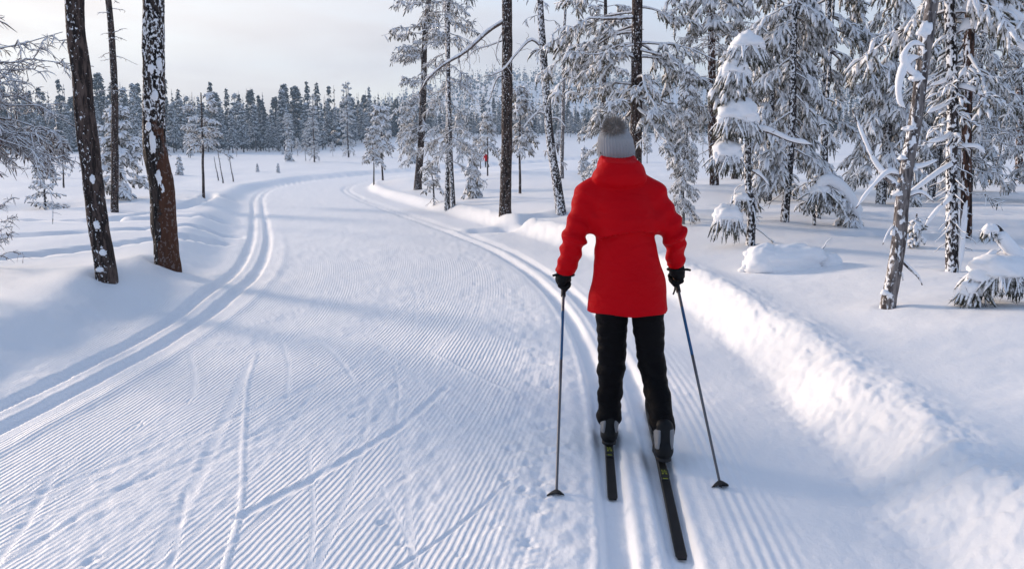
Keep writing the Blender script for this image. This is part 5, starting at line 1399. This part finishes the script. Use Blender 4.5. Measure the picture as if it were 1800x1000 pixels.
def make_pole(name, label, tip, hand, above=.10):
    tip = np.array(tip, float); hand = np.array(hand, float); d = unit(hand - tip); L = np.linalg.norm(hand - tip)
    tip = tip - d * .055; L += .055
    e = empty(name, tip); tag(e, label, 'ski pole')
    def seg(nm, a, b, ra, rb, mat, par=e, s=12, n=6):
        f = np.linspace(0, 1, n)[:, None]; m = MB(); tubes(m, (d * a)[None] * (1 - f) + (d * b)[None] * f, np.linspace(ra, rb, n), s); return m.build(nm, mat, par)
    seg('shaft', -.03, L * .62, .0058, .0075, M_POLE)
    seg('blue_shaft', L * .62, L * .86, .0077, .0080, M_BLUE)
    seg('upper_shaft', L * .86, L * .96, .0079, .0080, M_POLE)
    seg('grip', L * .94, L + above, .0125, .0140, M_RUBBER)
    m = MB(); a = np.linspace(0, 2 * math.pi, 25)[:-1]
    sx = unit(np.cross(d, [0, 1, 0])); sy = np.cross(d, sx)
    prof = [(.008, .075), (.020, .066), (.037, .050), (.039, .046), (.020, .050), (.008, .055)]
    V = np.stack([(d * h)[None] + r * (np.cos(a)[:, None] * sx + np.sin(a)[:, None] * sy) * (1 + .10 * np.cos(3 * a))[:, None] for r, h in prof])
    i = np.arange(len(prof) - 1)[:, None] * 24; j = np.arange(24)[None]; j2 = (j + 1) % 24
    m.add(V, np.stack([i + j, i + j2, i + 24 + j2, i + 24 + j], -1).reshape(-1, 4)); m.build('basket', M_RUBBER, e)
    m = MB(); g = d * (L + above * .7); tubes(m, interp_path([g, g + np.array([0, -.04, -.02]), g + np.array([0, -.05, -.09]), g + np.array([0, -.01, -.13])], 12), np.full(12, .005), 6); m.build('strap', M_GLOVE, e)
    return e
make_pole('ski_pole', 'grey and blue ski pole in the left hand, planted left of the tracks', (.196, 3.31, .0), (.270, 4.10, .800))
make_pole('ski_pole', 'grey and blue ski pole in the right hand, planted right of the tracks', (.944, 3.407, .0), (.860, 4.115, .820))

# ---------------------------------------------------------------- the other skier, far down the trail
fx, fy = -2.57, 81.0
far = empty('person', (fx, fy, ground(fx, fy) + .02)); far.scale = (.90, .90, .90); far.rotation_euler = (0, 0, 0.5)
tag(far, 'tiny distant skier in red jacket and dark trousers between the tree trunks', 'person')
def copy_tree(o, parent):
    c = o.copy(); scene.collection.objects.link(c); c.parent = parent
    for ch in o.children: copy_tree(ch, c)
    return c
for ch in list(me_person.children): copy_tree(ch, far)
ca, sa = math.cos(.5), math.sin(.5)
for o in [o for o in list(scene.collection.objects) if o.name.split('.')[0] in ('ski', 'ski_pole') and o.parent is None]:
    c = copy_tree(o, None)
    v = np.array(o.location) - O
    c.location = (fx + .9 * (ca * v[0] - sa * v[1]), fy + .9 * (sa * v[0] + ca * v[1]), far.location.z + .9 * v[2]); c.rotation_euler = (0, 0, .5); c.scale = (.9, .9, .9)
    kind = 'ski' if o['category'] == 'ski' else 'ski pole'
    c['label'] = 'tiny distant %s of the far skier in red' % kind; c['group'] = 'far skier %ss' % kind

# ---------------------------------------------------------------- cold air
hz, nt, b = material('haze')
nt.nodes.remove(b)
pv = nt.nodes.new('ShaderNodeVolumePrincipled')
pv.inputs['Color'].default_value = (0.48, 0.70, 1.0, 1); pv.inputs['Density'].default_value = 0.0008; pv.inputs['Anisotropy'].default_value = 0.2
nt.links.new(pv.outputs[0], nt.nodes['Material Output'].inputs['Volume'])
mb = MB()
x0, x1, y0, y1, z0, z1 = -965, 965, -965, 965, -4, 98
mb.add([(x0, y0, z0), (x1, y0, z0), (x1, y1, z0), (x0, y1, z0), (x0, y0, z1), (x1, y0, z1), (x1, y1, z1), (x0, y1, z1)],
       [(0, 3, 2, 1), (4, 5, 6, 7), (0, 1, 5, 4), (1, 2, 6, 5), (2, 3, 7, 6), (3, 0, 4, 7)])
air = mb.build('haze', hz, smooth=False); air['kind'] = 'stuff'
